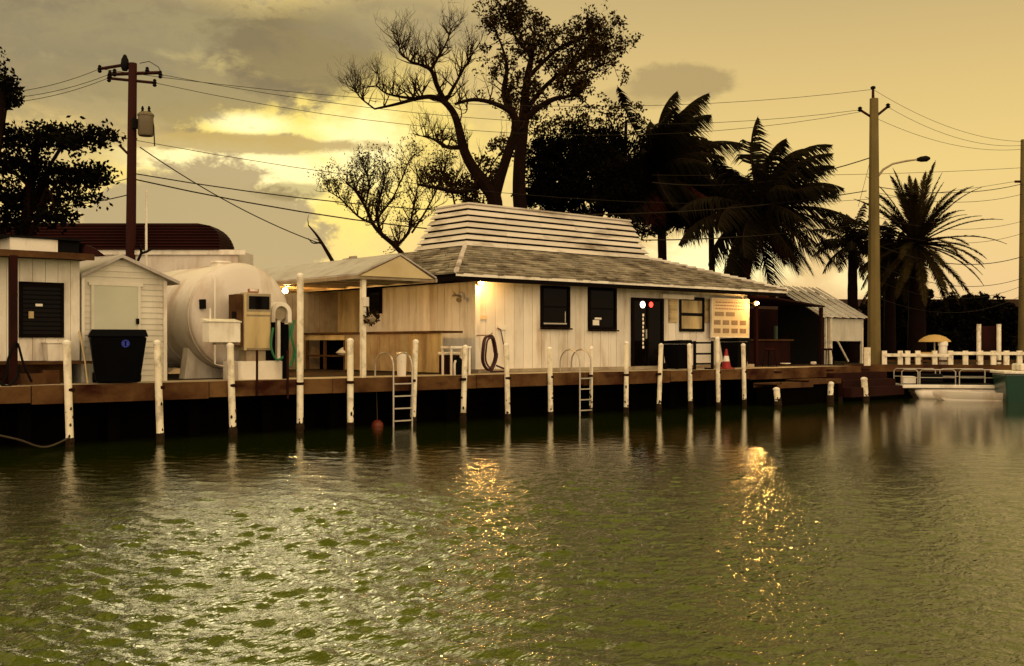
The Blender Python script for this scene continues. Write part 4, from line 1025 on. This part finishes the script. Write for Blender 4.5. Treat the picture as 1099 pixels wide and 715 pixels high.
MB().lathe((q.x, q.y, DZ), [(.16, 0), (.16, .75), (.19, .76), (.19, .9), (.1, .95)], 14).build('post', m_white, o, smooth=True)
# pontoon boat
pb = thing('pontoon_boat', 'low pontoon boat with tube railings moored at the far quay', 'boat', Q @ Vector((onq(1020, -2)[0], -2, 0)))
x0, x1 = onq(968, -2.4)[0], onq(1072, -2.4)[0]; zd = qz(1020, 414, -2.4)
Mr = Q
MB().box(x0, x1, -2.4, -.6, zd - .10, zd + .03, Mr).build('deck', m_white, pb, bevel=.02)
MB().box(x0 + .05, x1 - .05, -2.36, -.64, zd + .032, zd + .05, Mr).build('floor_mat', m_dark, pb)
for yy in (-2.2, -.9):
    b = MB(); pts = [Mr @ Vector((x0 + .5 + (x1 - x0 - .4) * u, yy, zd - .36 + (.16 if u == 0 else 0))) for u in (0, .08, .5, 1)]
    b.tube(pts, [.05, .24, .26, .25], 14); b.build('pontoon', m_tank, pb, smooth=True)
zr_ = qz(1020, 397, -2.4)
def rails(xa, xb, yy):
    b = MB()
    b.tube([Mr @ Vector((xa, yy, zd)), Mr @ Vector((xa, yy, zr_ - .08)), Mr @ Vector((xa + .08, yy, zr_)), Mr @ Vector((xb - .08, yy, zr_)), Mr @ Vector((xb, yy, zr_ - .08)), Mr @ Vector((xb, yy, zd))], .022, 6)
    b.tube([Mr @ Vector((xa, yy, (zd + zr_) / 2)), Mr @ Vector((xb, yy, (zd + zr_) / 2))], .014, 6)
    b.build('rail', m_rail, pb, smooth=True)
L_ = x1 - x0
for u0, u1, yy in ((.0, .17, -2.35), (.19, .56, -2.35), (.6, .98, -2.35), (.0, .45, -.66), (.5, .98, -.66)): rails(x0 + L_ * u0, x0 + L_ * u1, yy)
MB().box(x0 + L_ * .02, x0 + L_ * .16, -2.2, -1.7, zd + .05, zd + .32, Mr).build('seat', m_white, pb, bevel=.03)
MB().box(x0 + L_ * .2, x0 + L_ * .5, -1.2, -.8, zd + .05, zd + .4, Mr).build('seat', m_dark, pb, bevel=.03)
b = MB()
xs0, xs1 = onq(1000, -3.1)[0], onq(1071, -3.1)[0]
o = thing('skiff', 'small pale skiff lying low in the water in front of the pontoon boat', 'boat', Q @ Vector(((xs0 + xs1) / 2, -3.2, 0)))
def hull(xa, xb, y0, y1, zt0, zt1, zb, M, n=14):
    mb = MB(); vs = []; fs = []
    for i in range(n + 1):
        u = i / n; w_ = (1 - (1 - min(u / .55, 1)) ** 2) ; zt = zt1 + (zt0 - zt1) * u ** .6 if False else zt1 + (zt0 - zt1) * u
        ym = (y0 + y1) / 2; hw = (y1 - y0) / 2 * max(w_, .02); xx = xa + (xb - xa) * u
        kz = zb + (zt - zb) * (1 - min(u / .25, 1)) ** 2 * .8
        for (yy, zz) in ((-hw, zt), (-hw * .9, (zt + kz) / 2), (-hw * .4, kz), (0, kz - .03), (hw * .4, kz), (hw * .9, (zt + kz) / 2), (hw, zt), (hw * .9, zt + .01), (hw * .82, kz + .1), (0, kz + .05), (-hw * .82, kz + .1), (-hw * .9, zt + .01)):
            vs.append(M @ Vector((xx, ym + yy, zz)))
    k = 12
    for i in range(n):
        for j in range(k): fs.append((i * k + j, i * k + (j + 1) % k, (i + 1) * k + (j + 1) % k, (i + 1) * k + j))
    fs += [tuple(range(k))[::-1], tuple(n * k + j for j in range(k))]
    mb.add(vs, fs); return mb
zs = qz(1035, 421, -3.1)
hull(xs0, xs1, -3.8, -2.7, zs, zs + .06, -.15, Q).build('hull', m_tank, o, smooth=True)
MB().box(xs0 + 1.3, xs0 + 1.6, -3.6, -2.9, zs - .12, zs - .08, Q).build('thwart', m_wood, o)
# green boat
xg0, xg1 = onq(1072, -3.4)[0], onq(1190, -3.4)[0]; zg = qz(1085, 401, -3.4)
o = thing('green_boat', 'dark green boat with a white gunwale cut off by the right edge', 'boat', Q @ Vector(((xg0 + xg1) / 2, -3.6, 0)))
b = MB()
b.hexa([Q @ Vector(v) for v in ((xg0 + .15, -4.0, -.2), (xg1, -4.0, -.2), (xg1, -2.6, -.2), (xg0 + .15, -2.6, -.2))], [Q @ Vector(v) for v in ((xg0, -4.2, zg), (xg1, -4.2, zg), (xg1, -2.4, zg), (xg0, -2.4, zg))])
b.build('hull', m_greenhull, o, bevel=.06)
MB().box(xg0 - .05, xg1, -4.26, -2.34, zg + .002, zg + .10, Q).build('gunwale', m_white, o, bevel=.03)
MB().box(xg0 + .6, xg0 + 2.2, -3.9, -2.7, zg + .102, zg + .35, Q).build('cabin_top', m_white, o, bevel=.05)

# dark background hedge buildings at the right: low shed behind the palms
bb = thing('far_shed', 'low dark building far behind the railing under the date palm', 'building', C(985, 380, 62))
q = C(985, 0, 62)
Mf = Matrix.Translation((q.x, q.y, DZ)) @ Matrix.Rotation(math.atan2(RIGHT.y, RIGHT.x), 4, 'Z')
MB().box(-8, 30, 0, 6, 0, 2.2, Mf).build('wall', m_dark, bb); MB().hexa([Mf @ Vector(v) for v in ((-9, -1, 2.2), (31, -1, 2.2), (31, 7, 2.2), (-9, 7, 2.2))], [Mf @ Vector(v) for v in ((-9, -1, 2.4), (31, -1, 2.4), (31, 4, 3.6), (-9, 4, 3.6))]).build('roof', m_maroonw, bb)

# ---------------------------------------------------------------- utility poles
def cyl(p, q, r0, r1=None, n=14): return MB().tube([p, q], [r0, r1 or r0], n)
DL = 33.0; DR = 42.5; DE = 52.0
def Cl(px, py): return C(px, py, DL)
pole1 = thing('utility_pole', 'dark red brown wooden utility pole with a transformer, behind the kiosk and shed', 'utility pole', (Cl(141, 0).x, Cl(141, 0).y, DZ), 'utility poles')
pb0 = Cl(139, 0); pt0 = Cl(142.5, 0)
cyl((pb0.x, pb0.y, DZ), (pt0.x, pt0.y, Cl(142, 68).z), .17, .125).build('shaft', m_pole, pole1, smooth=True)
def bar(p, q, w_, m, nm, par): MB().tube([p, q], w_, 4).build(nm, m, par)
bar(Cl(116, 80), Cl(172, 78), .055, m_pole, 'crossarm', pole1)
bar(Cl(107, 74), Cl(132, 70), .05, m_pole, 'crossarm', pole1)
bar(Cl(116, 84), Cl(166, 89), .045, m_pole, 'crossarm', pole1)
for (x_, y_) in ((107, 74), (118, 80), (117, 84), (172, 80), (166, 89), (158, 76), (123, 78)):
    q = Cl(x_, y_); MB().lathe(q, [(.035, -.12), (.07, -.08), (.045, -.03), (.075, .0), (.045, .05), (.06, .08), (.02, .12)], 8).build('insulator', m_dark, pole1, smooth=True)
q = Cl(134, 76); MB().lathe(q, [(.08, 0), (.12, .1), (.13, .2), (.11, .34), (.07, .42), (.06, .46), (.02, .5)], 10).build('lightning_arrester', m_dark, pole1, smooth=True)
q = Cl(156.5, 146); r_ = .235
tr_ = MB().lathe(q, [(r_ * .9, 0), (r_, .04), (r_, .60), (r_ * 1.07, .61), (r_ * 1.07, .66), (r_ * .8, .72), (.04, .76)], 20).build('transformer', mat('transformer_grey', (.13, .10, .055), .5, (.08, .06, .035)), pole1, smooth=True)
for dx in (-.1, .1): MB().lathe(q + RIGHT * dx + Vector((0, 0, .70)), [(.05, 0), (.06, .06), (.03, .09), (.05, .14), (.02, .22)], 8).build('bushing', m_dark, tr_, smooth=True)
MB().box(-.3, .0, -.04, .04, .2, .5, Matrix.Translation(q - RIGHT * .12)).build('mount', m_dark, pole1)
MB().tube([Cl(162, 122), Cl(165, 135), Cl(166, 157)], .02, 5).build('drop_lead', m_wire, pole1)
MB().tube([Cl(140, 168), Cl(128, 156)], .04, 5).build('brace', m_pole, pole1)
MB().tube([Cl(150, 68), Cl(160, 66), Cl(170, 72), Cl(175, 82)], .012, 5).build('jumper_wire', m_wire, pole1)
MB().tube([Cl(142, 150), Cl(147, 149)], .03, 5).build('bracket', m_dark, pole1)

def Cr(px, py): return C(px, py, DR)
q = Cr(938, 0)
pole2 = thing('utility_pole', 'tall tapering concrete utility pole with a street light arm, by the tin roof shack', 'utility pole', (q.x, q.y, DZ), 'utility poles')
cyl((q.x, q.y, DZ), (q.x, q.y, Cr(937.5, 106).z), .27, .17, 8).build('shaft', m_cpole, pole2)
cyl(Cr(937, 106), Cr(937, 95), .06, .05, 8).build('top_pin', m_pole, pole2)
q = Cr(937, 96); MB().lathe(q, [(.05, 0), (.1, .03), (.1, .1), (.04, .13)], 8).build('insulator', m_dark, pole2)
for s_, (x_, y_) in ((-1, (923, 118)), (1, (953, 114.5))):
    bar(Cr(937 + s_ * 3, 125), Cr(x_, y_), .05, m_pole, 'crossarm', pole2)
    q = Cr(x_, y_); MB().lathe(q, [(.05, -.06), (.11, -.02), (.06, .03), (.1, .07), (.03, .13)], 8).build('insulator', m_dark, pole2, smooth=True)
la = MB(); la.tube([Cr(941, 191), Cr(948, 182), Cr(958, 176), Cr(972, 173), Cr(986, 171)], [.05, .045, .04, .04, .035], 8)
lao = la.build('lamp_arm', m_steel, pole2, smooth=True)
h0, h1 = Cr(984, 171.5), Cr(998, 170)
MB().tube([h0, h0.lerp(h1, .3), h0.lerp(h1, .75), h1], [.06, .11, .12, .05], 10).build('lamp_head', m_dark, lao, smooth=True)
q = C(1096, 0, DE)
pole3 = thing('utility_pole', 'utility pole cut off by the right edge of the picture', 'utility pole', (q.x, q.y, DZ), 'utility poles')
cyl((C(1097, 0, DE).x, C(1097, 0, DE).y, DZ), C(1099, 150, DE), .20, .15, 12).build('shaft', m_cpole, pole3, smooth=True)
bar(C(1089, 195, DE), C(1110, 195, DE), .06, m_pole, 'crossarm', pole3)

def wire(A, B, sag, label, r=.011, grp='overhead wires'):
    pts = [A.lerp(B, u) + Vector((0, 0, -sag * 4 * u * (1 - u))) for u in np.linspace(0, 1, 17)]
    tag(MB().tube(pts, r * .8, 4, cap=False).build('power_line', m_wire), label, 'power line', grp)
Cf = lambda px, py, D: C(px, py, D)
L2R = [((107, 74), (937, 96), .9, 'topmost wire spanning between the wooden pole and the top of the concrete pole'),
       ((172, 80), (923, 118), 1.0, 'wire from the end of the upper crossarm to the left arm of the concrete pole'),
       ((166, 89), (924, 120), 1.25, 'wire from the lower crossarm just under the crossarm wire')]
for (a_, b_, s_, lb) in L2R: wire(Cl(*a_), Cr(*b_), s_, lb)
wire(Cl(107, 74), Cf(-90, 96, 30), .4, 'upper wire running off the left edge from the wooden pole')
wire(Cl(116, 84), Cf(-90, 107, 30), .4, 'second wire running off the left edge from the wooden pole')
wire(Cl(117, 80), Cf(-90, 101, 30), .4, 'middle wire running off the left edge from the wooden pole')
wire(Cl(142, 150), Cf(1089, 195, DE), 1.5, 'long thin telephone wire from beside the transformer passing behind the trees', .012)
wire(Cl(142, 186), Cf(930, 205, DR), 1.1, 'telephone cable leaving the wooden pole above the maroon roof', .022)
wire(Cl(142, 192), Cf(930, 240, DR), 1.2, 'thick lower cable leaving the wooden pole above the maroon roof', .026)
wire(Cl(142, 208), Cf(-60, 216, 30), .3, 'cable running off the left edge below the tree crown', .02)
wire(Cl(143, 190), Cf(-60, 205, 30), .3, 'cable running off the left edge just above the lowest one', .014)
wire(Cl(150, 158), C(345, 262, 37), .25, 'service cable slanting down from the wooden pole to the house roof', .022)
wire(Cr(937, 96), Cf(1099, 152, DE), .5, 'topmost wire between the concrete pole and the pole at the right edge')
wire(Cr(953, 115), Cf(1099, 156, DE), .5, 'wire from the right arm of the concrete pole to the pole at the right edge')
wire(Cr(924, 119), Cf(1099, 160, DE), .55, 'lowest of the three crossarm wires right of the concrete pole')
wire(Cr(938, 168), Cr(700, 196), .5, 'thick cable leaving the concrete pole to the left at street lamp height', .026)
wire(Cr(700, 188), Cf(1099, 180, DE), .15, 'thin wire crossing behind the concrete pole at the height of the lamp arm', .012)
for i, (ya, yb, r__, lb) in enumerate(((200, 197, .02, 'cable passing just above the date palm crown'), (206, 208, .013, 'thin cable passing through the date palm crown tips'), (232, 237, .012, 'thin wire level with the upper date palm fronds'),
                            (246, 250, .012, 'thin wire level with the middle of the date palm crown'), (262, 275, .022, 'thick cable level with the date palm heart'), (283, 298, .016, 'cable below the date palm heart'), (300, 306, .012, 'lowest but one wire right of the date palm'), (318, 316, .012, 'lowest wire right of the date palm, above the round dark tree'))):
    wire(Cr(938, ya), Cf(1099, yb, DE), .35 + .06 * i, lb, r__)
wire(Cr(934, 172), Cf(921, 222, 42.3), .02, 'thin guy wire hanging down left of the concrete pole', .012)

# ---------------------------------------------------------------- vegetation
def spline(pts, k=5):
    out = []
    for i in range(len(pts) - 1):
        p0, p1, p2, p3 = pts[max(i - 1, 0)], pts[i], pts[i + 1], pts[min(i + 2, len(pts) - 1)]
        for j in range(k):
            u = j / k; out.append(.5 * ((2 * p1) + (-p0 + p2) * u + (2 * p0 - 5 * p1 + 4 * p2 - p3) * u * u + (-p0 + 3 * p1 - 3 * p2 + p3) * u ** 3))
    return out + [pts[-1]]
def rdir(r): 
    v = Vector((r.gauss(0, 1), r.gauss(0, 1), r.gauss(0, 1))); return v.normalized()
def grow(mb, p, d, L, r, level, R_, tips, up=.25, nseg=4, bend=.35):
    pts = [p.copy()]; rr = [r]; q = p.copy(); dd = d.copy()
    for i in range(nseg):
        dd = (dd + rdir(R_) * bend + Vector((0, 0, up * .5))).normalized(); q = q + dd * (L / nseg); pts.append(q.copy()); rr.append(r * (1 - .75 * (i + 1) / nseg) + .002)
    mb.tube(pts, rr, 5 if r > .03 else 3, cap=False)
    if level == 0: tips.append((q.copy(), dd.copy())); tips.append((pts[-2].copy(), dd.copy())); return
    for k in range(R_.choice((2, 3, 3, 4))):
        i = R_.randint(1, nseg); nd_ = (dd * .6 + rdir(R_) * .9 + Vector((0, 0, up))).normalized()
        grow(mb, pts[i], nd_, L * R_.uniform(.5, .8), rr[i] * .7, level - 1, R_, tips, up, nseg, bend)
def leafcloud(mb, c, rad, n, size, R_, flat=1.0):
    for i in range(n):
        o_ = rdir(R_) * rad * R_.random() ** .45; o_.z *= flat; p = c + o_
        a_ = rdir(R_) * size * R_.uniform(.6, 1.3); b_ = a_.cross(rdir(R_)).normalized() * size * .6
        mb.add([p - a_ * .5, p + b_ * .5, p + a_ * .6, p - b_ * .5], [(0, 1, 2, 3)])
def limbtree(name, label, limbs, D, seed, twigs, lev, tl, base_px, leafspec=None, mt=m_bark, mleaf=m_leaf, up=.25, spread=.5, tr=.010):
    """limbs: list of ([(px,py,r_px)...]) main boughs; each sits at its own depth round D"""
    R_ = random.Random(seed); q = C(base_px, 0, D); o = thing(name, label, 'tree', (q.x, q.y, DZ), None)
    tb_ = MB(); tw = MB(); tips = []
    for li, lm in enumerate(limbs):
        off = R_.uniform(-spread, spread) * 2; n_ = len(lm)
        pts = [C(x_, y_, D + off * (i / max(1, n_ - 1)) * 1.6) for i, (x_, y_, r_) in enumerate(lm)]
        rad = [r_ * D / F for (_, _, r_) in lm]
        sp_ = spline(pts, 4); rs = list(np.interp(np.linspace(0, n_ - 1, len(sp_)), range(n_), rad))
        tb_.tube(sp_, rs, 8)
        tot = len(sp_)
        for k in range(twigs):
            i = min(tot - 1, int(tot * (R_.random() ** .7)))
            if rs[i] > .22: continue
            ax_ = (sp_[min(i + 1, tot - 1)] - sp_[max(i - 1, 0)]).normalized()
            d = (ax_ * .35 + rdir(R_) + Vector((0, 0, up * 2.4))).normalized()
            grow(tw, sp_[i], d, tl * R_.uniform(.6, 1.25), min(.04, rs[i] * .45 + tr), lev, R_, tips, up)
    tb_.build('trunk', mt, o, smooth=True)
    if tw.v: tw.build('twigs', m_twig, o)
    if leafspec:
        lf = MB(); frac, n, rad, size = leafspec
        for (p, d) in tips:
            if R_.random() < frac: leafcloud(lf, p, rad, n, size, R_)
        if lf.v: lf.build('foliage', mleaf, o)
    return o
# large bare tree
limbtree('bare_tree', 'big leafless tree with crooked spreading boughs behind the mansard roof', [
    [(531, 232, 9), (530, 212, 8), (519, 196, 7), (505, 176, 5.5), (497, 158, 5), (492, 136, 4.2), (486, 120, 3.6), (475, 108, 3.2), (462, 104, 2.6), (447, 106, 2.2), (425, 112, 1.6), (402, 117, 1)],
    [(478, 110, 3), (469, 92, 2.6), (463, 76, 2.2), (452, 70, 1.6), (440, 66, 1)],
    [(530, 214, 6.5), (537, 190, 5.5), (545, 165, 5), (553, 140, 4.5), (549, 122, 3), (530, 111, 2.4), (508, 107, 2), (488, 112, 1.4)],
    [(519, 196, 4), (497, 206, 2.5), (470, 202, 2), (448, 198, 1.2)],
    [(497, 158, 3), (480, 158, 2), (466, 150, 1.4), (455, 146, .8)],
    [(447, 106, 1.8), (430, 104, 1.4), (414, 100, 1), (404, 92, .7)],
    [(462, 76, 2), (470, 62, 1.5), (478, 48, 1), (483, 36, .6)],
    [(440, 66, 1.2), (430, 56, .9), (428, 46, .6)],
    [(402, 117, 1), (388, 106, .8), (380, 96, .5)],
    [(478, 110, 2), (490, 88, 1.6), (500, 70, 1), (508, 56, .6)],
], 44, 11, 20, 2, .95, 531, None, up=.32)
# big leafy tree right of it
limbtree('leafy_tree', 'tall half leafed dark tree rising right of the bare tree', [
    [(560, 236, 8), (557, 205, 7), (558, 170, 6.5), (561, 140, 6), (563, 112, 5), (566, 84, 4), (570, 64, 3), (572, 48, 2), (575, 34, 1)],
    [(561, 140, 4), (548, 118, 3.5), (541, 98, 3), (544, 72, 2), (538, 48, 1.2), (530, 30, .8)],
    [(563, 128, 4), (580, 114, 3.2), (596, 106, 2.6), (608, 104, 2), (620, 100, 1)],
    [(563, 120, 3), (582, 96, 2.5), (600, 80, 2), (618, 66, 1.4), (636, 60, 1)],
    [(566, 84, 2.6), (590, 60, 2), (612, 45, 1.4), (640, 40, .8)],
    [(570, 60, 2), (556, 44, 1.4), (548, 30, 1), (545, 20, .6)],
    [(600, 80, 1.6), (625, 78, 1.2), (650, 68, .8), (662, 62, .5)],
], 46, 5, 20, 2, .85, 560, (.55, 8, .24, .15), mleaf=m_leaf2, up=.2)
# the thin little tree left of the mansard
limbtree('bare_tree', 'small thin leafless tree between the canopy and the mansard', [
    [(440, 300, 3.4), (436, 280, 3), (425, 265, 2.6), (410, 252, 2.4), (400, 240, 2), (392, 222, 1.6), (382, 206, 1.2), (372, 196, .8)],
    [(425, 265, 2), (438, 250, 1.6), (442, 232, 1.2), (446, 214, .8)],
    [(410, 252, 1.8), (404, 232, 1.4), (408, 212, 1), (414, 190, .7)],
    [(400, 240, 1.5), (384, 232, 1.1), (366, 214, .8), (352, 205, .5)],
    [(392, 222, 1.2), (396, 200, .9), (392, 182, .6)],
 [(442, 250, 1.2), (458, 225, 1), (470, 200, .8), (478, 178, .5)], [(400, 240, 1.2), (420, 215, 1), (432, 190, .7), (440, 170, .5)]], 42, 21, 22, 2, .75, 440, (.45, 3, .14, .09), mleaf=m_leaf2, up=.3)
limbtree('dead_branch', 'bare slanting dead branch sticking up behind the grey canopy', [[(368, 300, 2.4), (352, 272, 2), (341, 254, 1.4), (331, 242, .7)], [(345, 260, 1.2), (336, 261, .7), (331, 256, .4)]], 39, 2, 1, 0, .4, 368)
# dense masses
def mass(name, label, blobs, D, seed, size, trunk_px, mleaf=m_leaf, dens=1.0, cat='tree', twiggy=True):
    R_ = random.Random(seed); q = C(trunk_px, 0, D); o = thing(name, label, cat, (q.x, q.y, DZ))
    cx_, cy_ = blobs[0][0], blobs[0][1]; top = C(cx_, cy_, D)
    tb_ = MB(); tb_.tube(spline([Vector((q.x, q.y, DZ)), Vector((q.x + .2, q.y, (DZ + top.z) / 2)), top], 4), list(np.linspace(.24, .07, 9)), 8)
    lf = MB()
    for (x_, y_, rx, ry, n) in blobs:
        off = R_.uniform(-1.2, 1.2); c_ = C(x_, y_, D + off); k = D / F
        tb_.tube(spline([top.lerp(Vector((q.x, q.y, DZ)), R_.uniform(.1, .5)), top.lerp(c_, .5) - Vector((0, 0, .3)), c_], 3), [.06, .055, .05, .045, .035, .03, .015], 5)
        for i in range(max(3, int(n * dens * 2.2 / 14))):      # leaf clumps in the blob
            a_ = R_.uniform(0, 6.283); rr = R_.random() ** .5
            cc = c_ + RIGHT * (rx * k * rr * math.cos(a_)) + Vector((0, 0, ry * k * rr * math.sin(a_))) + FWD * R_.uniform(-1, 1) * rx * k * .7
            leafcloud(lf, cc, R_.uniform(.18, .42), 14, size, R_, .7)
    tb_.build('trunk', m_bark, o, smooth=True); lf.build('foliage', mleaf, o); return o
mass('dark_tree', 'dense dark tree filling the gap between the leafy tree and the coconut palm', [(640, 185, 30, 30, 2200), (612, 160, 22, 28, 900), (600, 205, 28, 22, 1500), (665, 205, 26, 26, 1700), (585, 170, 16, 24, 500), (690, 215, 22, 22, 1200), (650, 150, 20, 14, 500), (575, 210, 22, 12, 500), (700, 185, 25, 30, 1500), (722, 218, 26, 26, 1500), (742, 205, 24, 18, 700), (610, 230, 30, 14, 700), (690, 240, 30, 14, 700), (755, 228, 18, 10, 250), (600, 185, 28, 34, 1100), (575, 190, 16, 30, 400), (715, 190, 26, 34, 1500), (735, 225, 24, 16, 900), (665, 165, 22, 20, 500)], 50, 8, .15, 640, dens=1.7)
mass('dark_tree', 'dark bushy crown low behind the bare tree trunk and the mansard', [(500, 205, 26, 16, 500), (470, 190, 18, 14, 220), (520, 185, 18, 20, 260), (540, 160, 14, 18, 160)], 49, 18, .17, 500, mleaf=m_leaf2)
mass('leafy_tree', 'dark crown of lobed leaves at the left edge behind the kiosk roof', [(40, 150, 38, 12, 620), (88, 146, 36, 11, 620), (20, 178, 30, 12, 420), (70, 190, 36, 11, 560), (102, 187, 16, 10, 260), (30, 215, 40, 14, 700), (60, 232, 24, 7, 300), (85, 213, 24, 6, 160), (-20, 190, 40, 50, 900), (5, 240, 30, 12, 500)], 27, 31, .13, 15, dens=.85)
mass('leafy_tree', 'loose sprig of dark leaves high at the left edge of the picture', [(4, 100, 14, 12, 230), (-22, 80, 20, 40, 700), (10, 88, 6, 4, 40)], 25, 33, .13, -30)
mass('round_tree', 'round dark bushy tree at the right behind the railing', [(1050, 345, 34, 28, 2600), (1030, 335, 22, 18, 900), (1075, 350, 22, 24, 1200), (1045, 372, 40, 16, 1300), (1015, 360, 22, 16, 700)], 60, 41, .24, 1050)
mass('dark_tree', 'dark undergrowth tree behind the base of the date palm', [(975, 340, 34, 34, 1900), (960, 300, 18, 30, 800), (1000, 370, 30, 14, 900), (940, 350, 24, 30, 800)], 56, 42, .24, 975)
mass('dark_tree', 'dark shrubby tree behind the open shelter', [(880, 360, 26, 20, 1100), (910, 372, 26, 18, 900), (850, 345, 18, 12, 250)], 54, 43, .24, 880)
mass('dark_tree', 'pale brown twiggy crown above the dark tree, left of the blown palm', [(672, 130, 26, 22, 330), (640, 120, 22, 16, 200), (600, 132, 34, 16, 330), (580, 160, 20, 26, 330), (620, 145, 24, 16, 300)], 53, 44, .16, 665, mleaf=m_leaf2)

def palm(name, label, base, crown, D, seed, nf, L, droop, leaf, wind, trunk_r, els=(75, -35), mleaf=m_palm, stiff=.0, grp='palm trees', n_dead=0, lean_c=None, dense=34, grav=.45):
    R_ = random.Random(seed); bq = C(base[0], 0, D); top = C(crown[0], crown[1], D)
    o = thing(name, label, 'palm tree', (bq.x, bq.y, DZ), grp)
    B = Vector((bq.x, bq.y, DZ)); mid = B.lerp(top, .55) + RIGHT * ((crown[0] - base[0]) * -.25 * D / F)
    sp_ = spline([B, mid, top], 8); tb_ = MB()
    tb_.tube(sp_, [trunk_r * (1.25 - .5 * i / len(sp_)) * (1 + .05 * (i % 2)) for i in range(len(sp_))], 10); tb_.build('trunk', m_bark, o, smooth=True)
    def frond(mbr, mbl, az_, el_, LL, dr):
        d = Vector((math.cos(az_) * math.cos(el_), math.sin(az_) * math.cos(el_), math.sin(el_))); p = top.copy(); pts = [p.copy()]; n = 14
        for i in range(n):
            u = i / n; d = (d + Vector((0, 0, -dr * (.25 + u) / n * 2.2)) + wind * (.5 + u) / n * 1.4).normalized(); p = p + d * LL / n; pts.append(p.copy())
        mbr.tube(pts, [.035 * (1 - .8 * i / n) + .004 for i in range(n + 1)], 4, cap=False)
        m_ = dense
        for k in range(2, m_):
            u = k / m_ * n; i = min(int(u), n - 1); q_ = pts[i].lerp(pts[i + 1], u - i); ax_ = (pts[i + 1] - pts[i]).normalized()
            side = ax_.cross(Vector((0, 0, 1)));
            if side.length < .1: side = RIGHT.copy()
            side.normalize(); uu = k / m_; ll = leaf * (math.sin(math.pi * min(1, .12 + uu * .9)) ** .6) * R_.uniform(.75, 1.15)
            for s_ in (-1, 1):
                g = 1 - stiff
                dirv = (side * s_ * .8 + ax_ * (.55 + stiff * .5) + Vector((0, 0, -grav * g + .25 * stiff)) + wind * .9 + rdir(R_) * .12).normalized()
                tip = q_ + dirv * ll + Vector((0, 0, -grav * .85 * ll * g)) + wind * ll * .4; md = q_ + dirv * ll * .5
                wv = ax_ * .032 * (1 if stiff == 0 else .8) 
                mbl.add([q_ - wv, q_ + wv, md + wv * 1.1, md - wv * 1.1, tip], [(0, 1, 2, 3), (3, 2, 4)])
    mr_, ml_ = MB(), MB()
    for k in range(nf):
        az_ = k * 2.39996 + R_.uniform(-.25, .25); u = k / nf
        el_ = R(els[0] + (els[1] - els[0]) * u + R_.uniform(-8, 8))
        frond(mr_, ml_, az_, el_, L * R_.uniform(.82, 1.1), droop * R_.uniform(.75, 1.25))
    mr_.build('frond_ribs', m_twig, o); ml_.build('fronds', mleaf, o)
    if n_dead:
        a_, b_ = MB(), MB()
        for k in range(n_dead): frond(a_, b_, R_.uniform(0, 6.28), R(-35 + R_.uniform(-15, 10)), L * .75, droop * .7)
        b_.build('dead_fronds', m_palmred, o)
    return o
wv = RIGHT * .22 + Vector((0, 0, .05))
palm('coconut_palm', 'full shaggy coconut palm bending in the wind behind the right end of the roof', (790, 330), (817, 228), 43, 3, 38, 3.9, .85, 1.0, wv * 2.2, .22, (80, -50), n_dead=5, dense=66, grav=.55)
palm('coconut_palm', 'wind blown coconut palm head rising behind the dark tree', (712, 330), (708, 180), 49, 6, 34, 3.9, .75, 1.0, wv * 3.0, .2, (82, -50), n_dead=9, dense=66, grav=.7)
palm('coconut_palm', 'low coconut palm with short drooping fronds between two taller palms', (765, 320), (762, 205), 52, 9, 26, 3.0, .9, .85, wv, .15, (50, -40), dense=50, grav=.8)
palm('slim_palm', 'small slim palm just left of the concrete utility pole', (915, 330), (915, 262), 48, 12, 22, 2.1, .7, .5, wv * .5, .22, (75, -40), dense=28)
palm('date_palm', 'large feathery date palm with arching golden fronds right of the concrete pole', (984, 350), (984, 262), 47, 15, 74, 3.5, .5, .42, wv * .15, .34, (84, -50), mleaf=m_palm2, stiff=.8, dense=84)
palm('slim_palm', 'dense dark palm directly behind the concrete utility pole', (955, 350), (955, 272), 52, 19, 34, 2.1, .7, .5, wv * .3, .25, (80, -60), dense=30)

# dock line at far left waterline
hose([P(-8, 466, -1.2), P(20, 472, -1.0), P(48, 480, -.7), P(74, 470, -.1)], 'slack mooring rope hanging to the water left of the first pile', m_rope, .018, 'mooring_rope')['category'] = 'rope'
for o in bpy.data.objects:
    if '_w' in o: del o['_w']
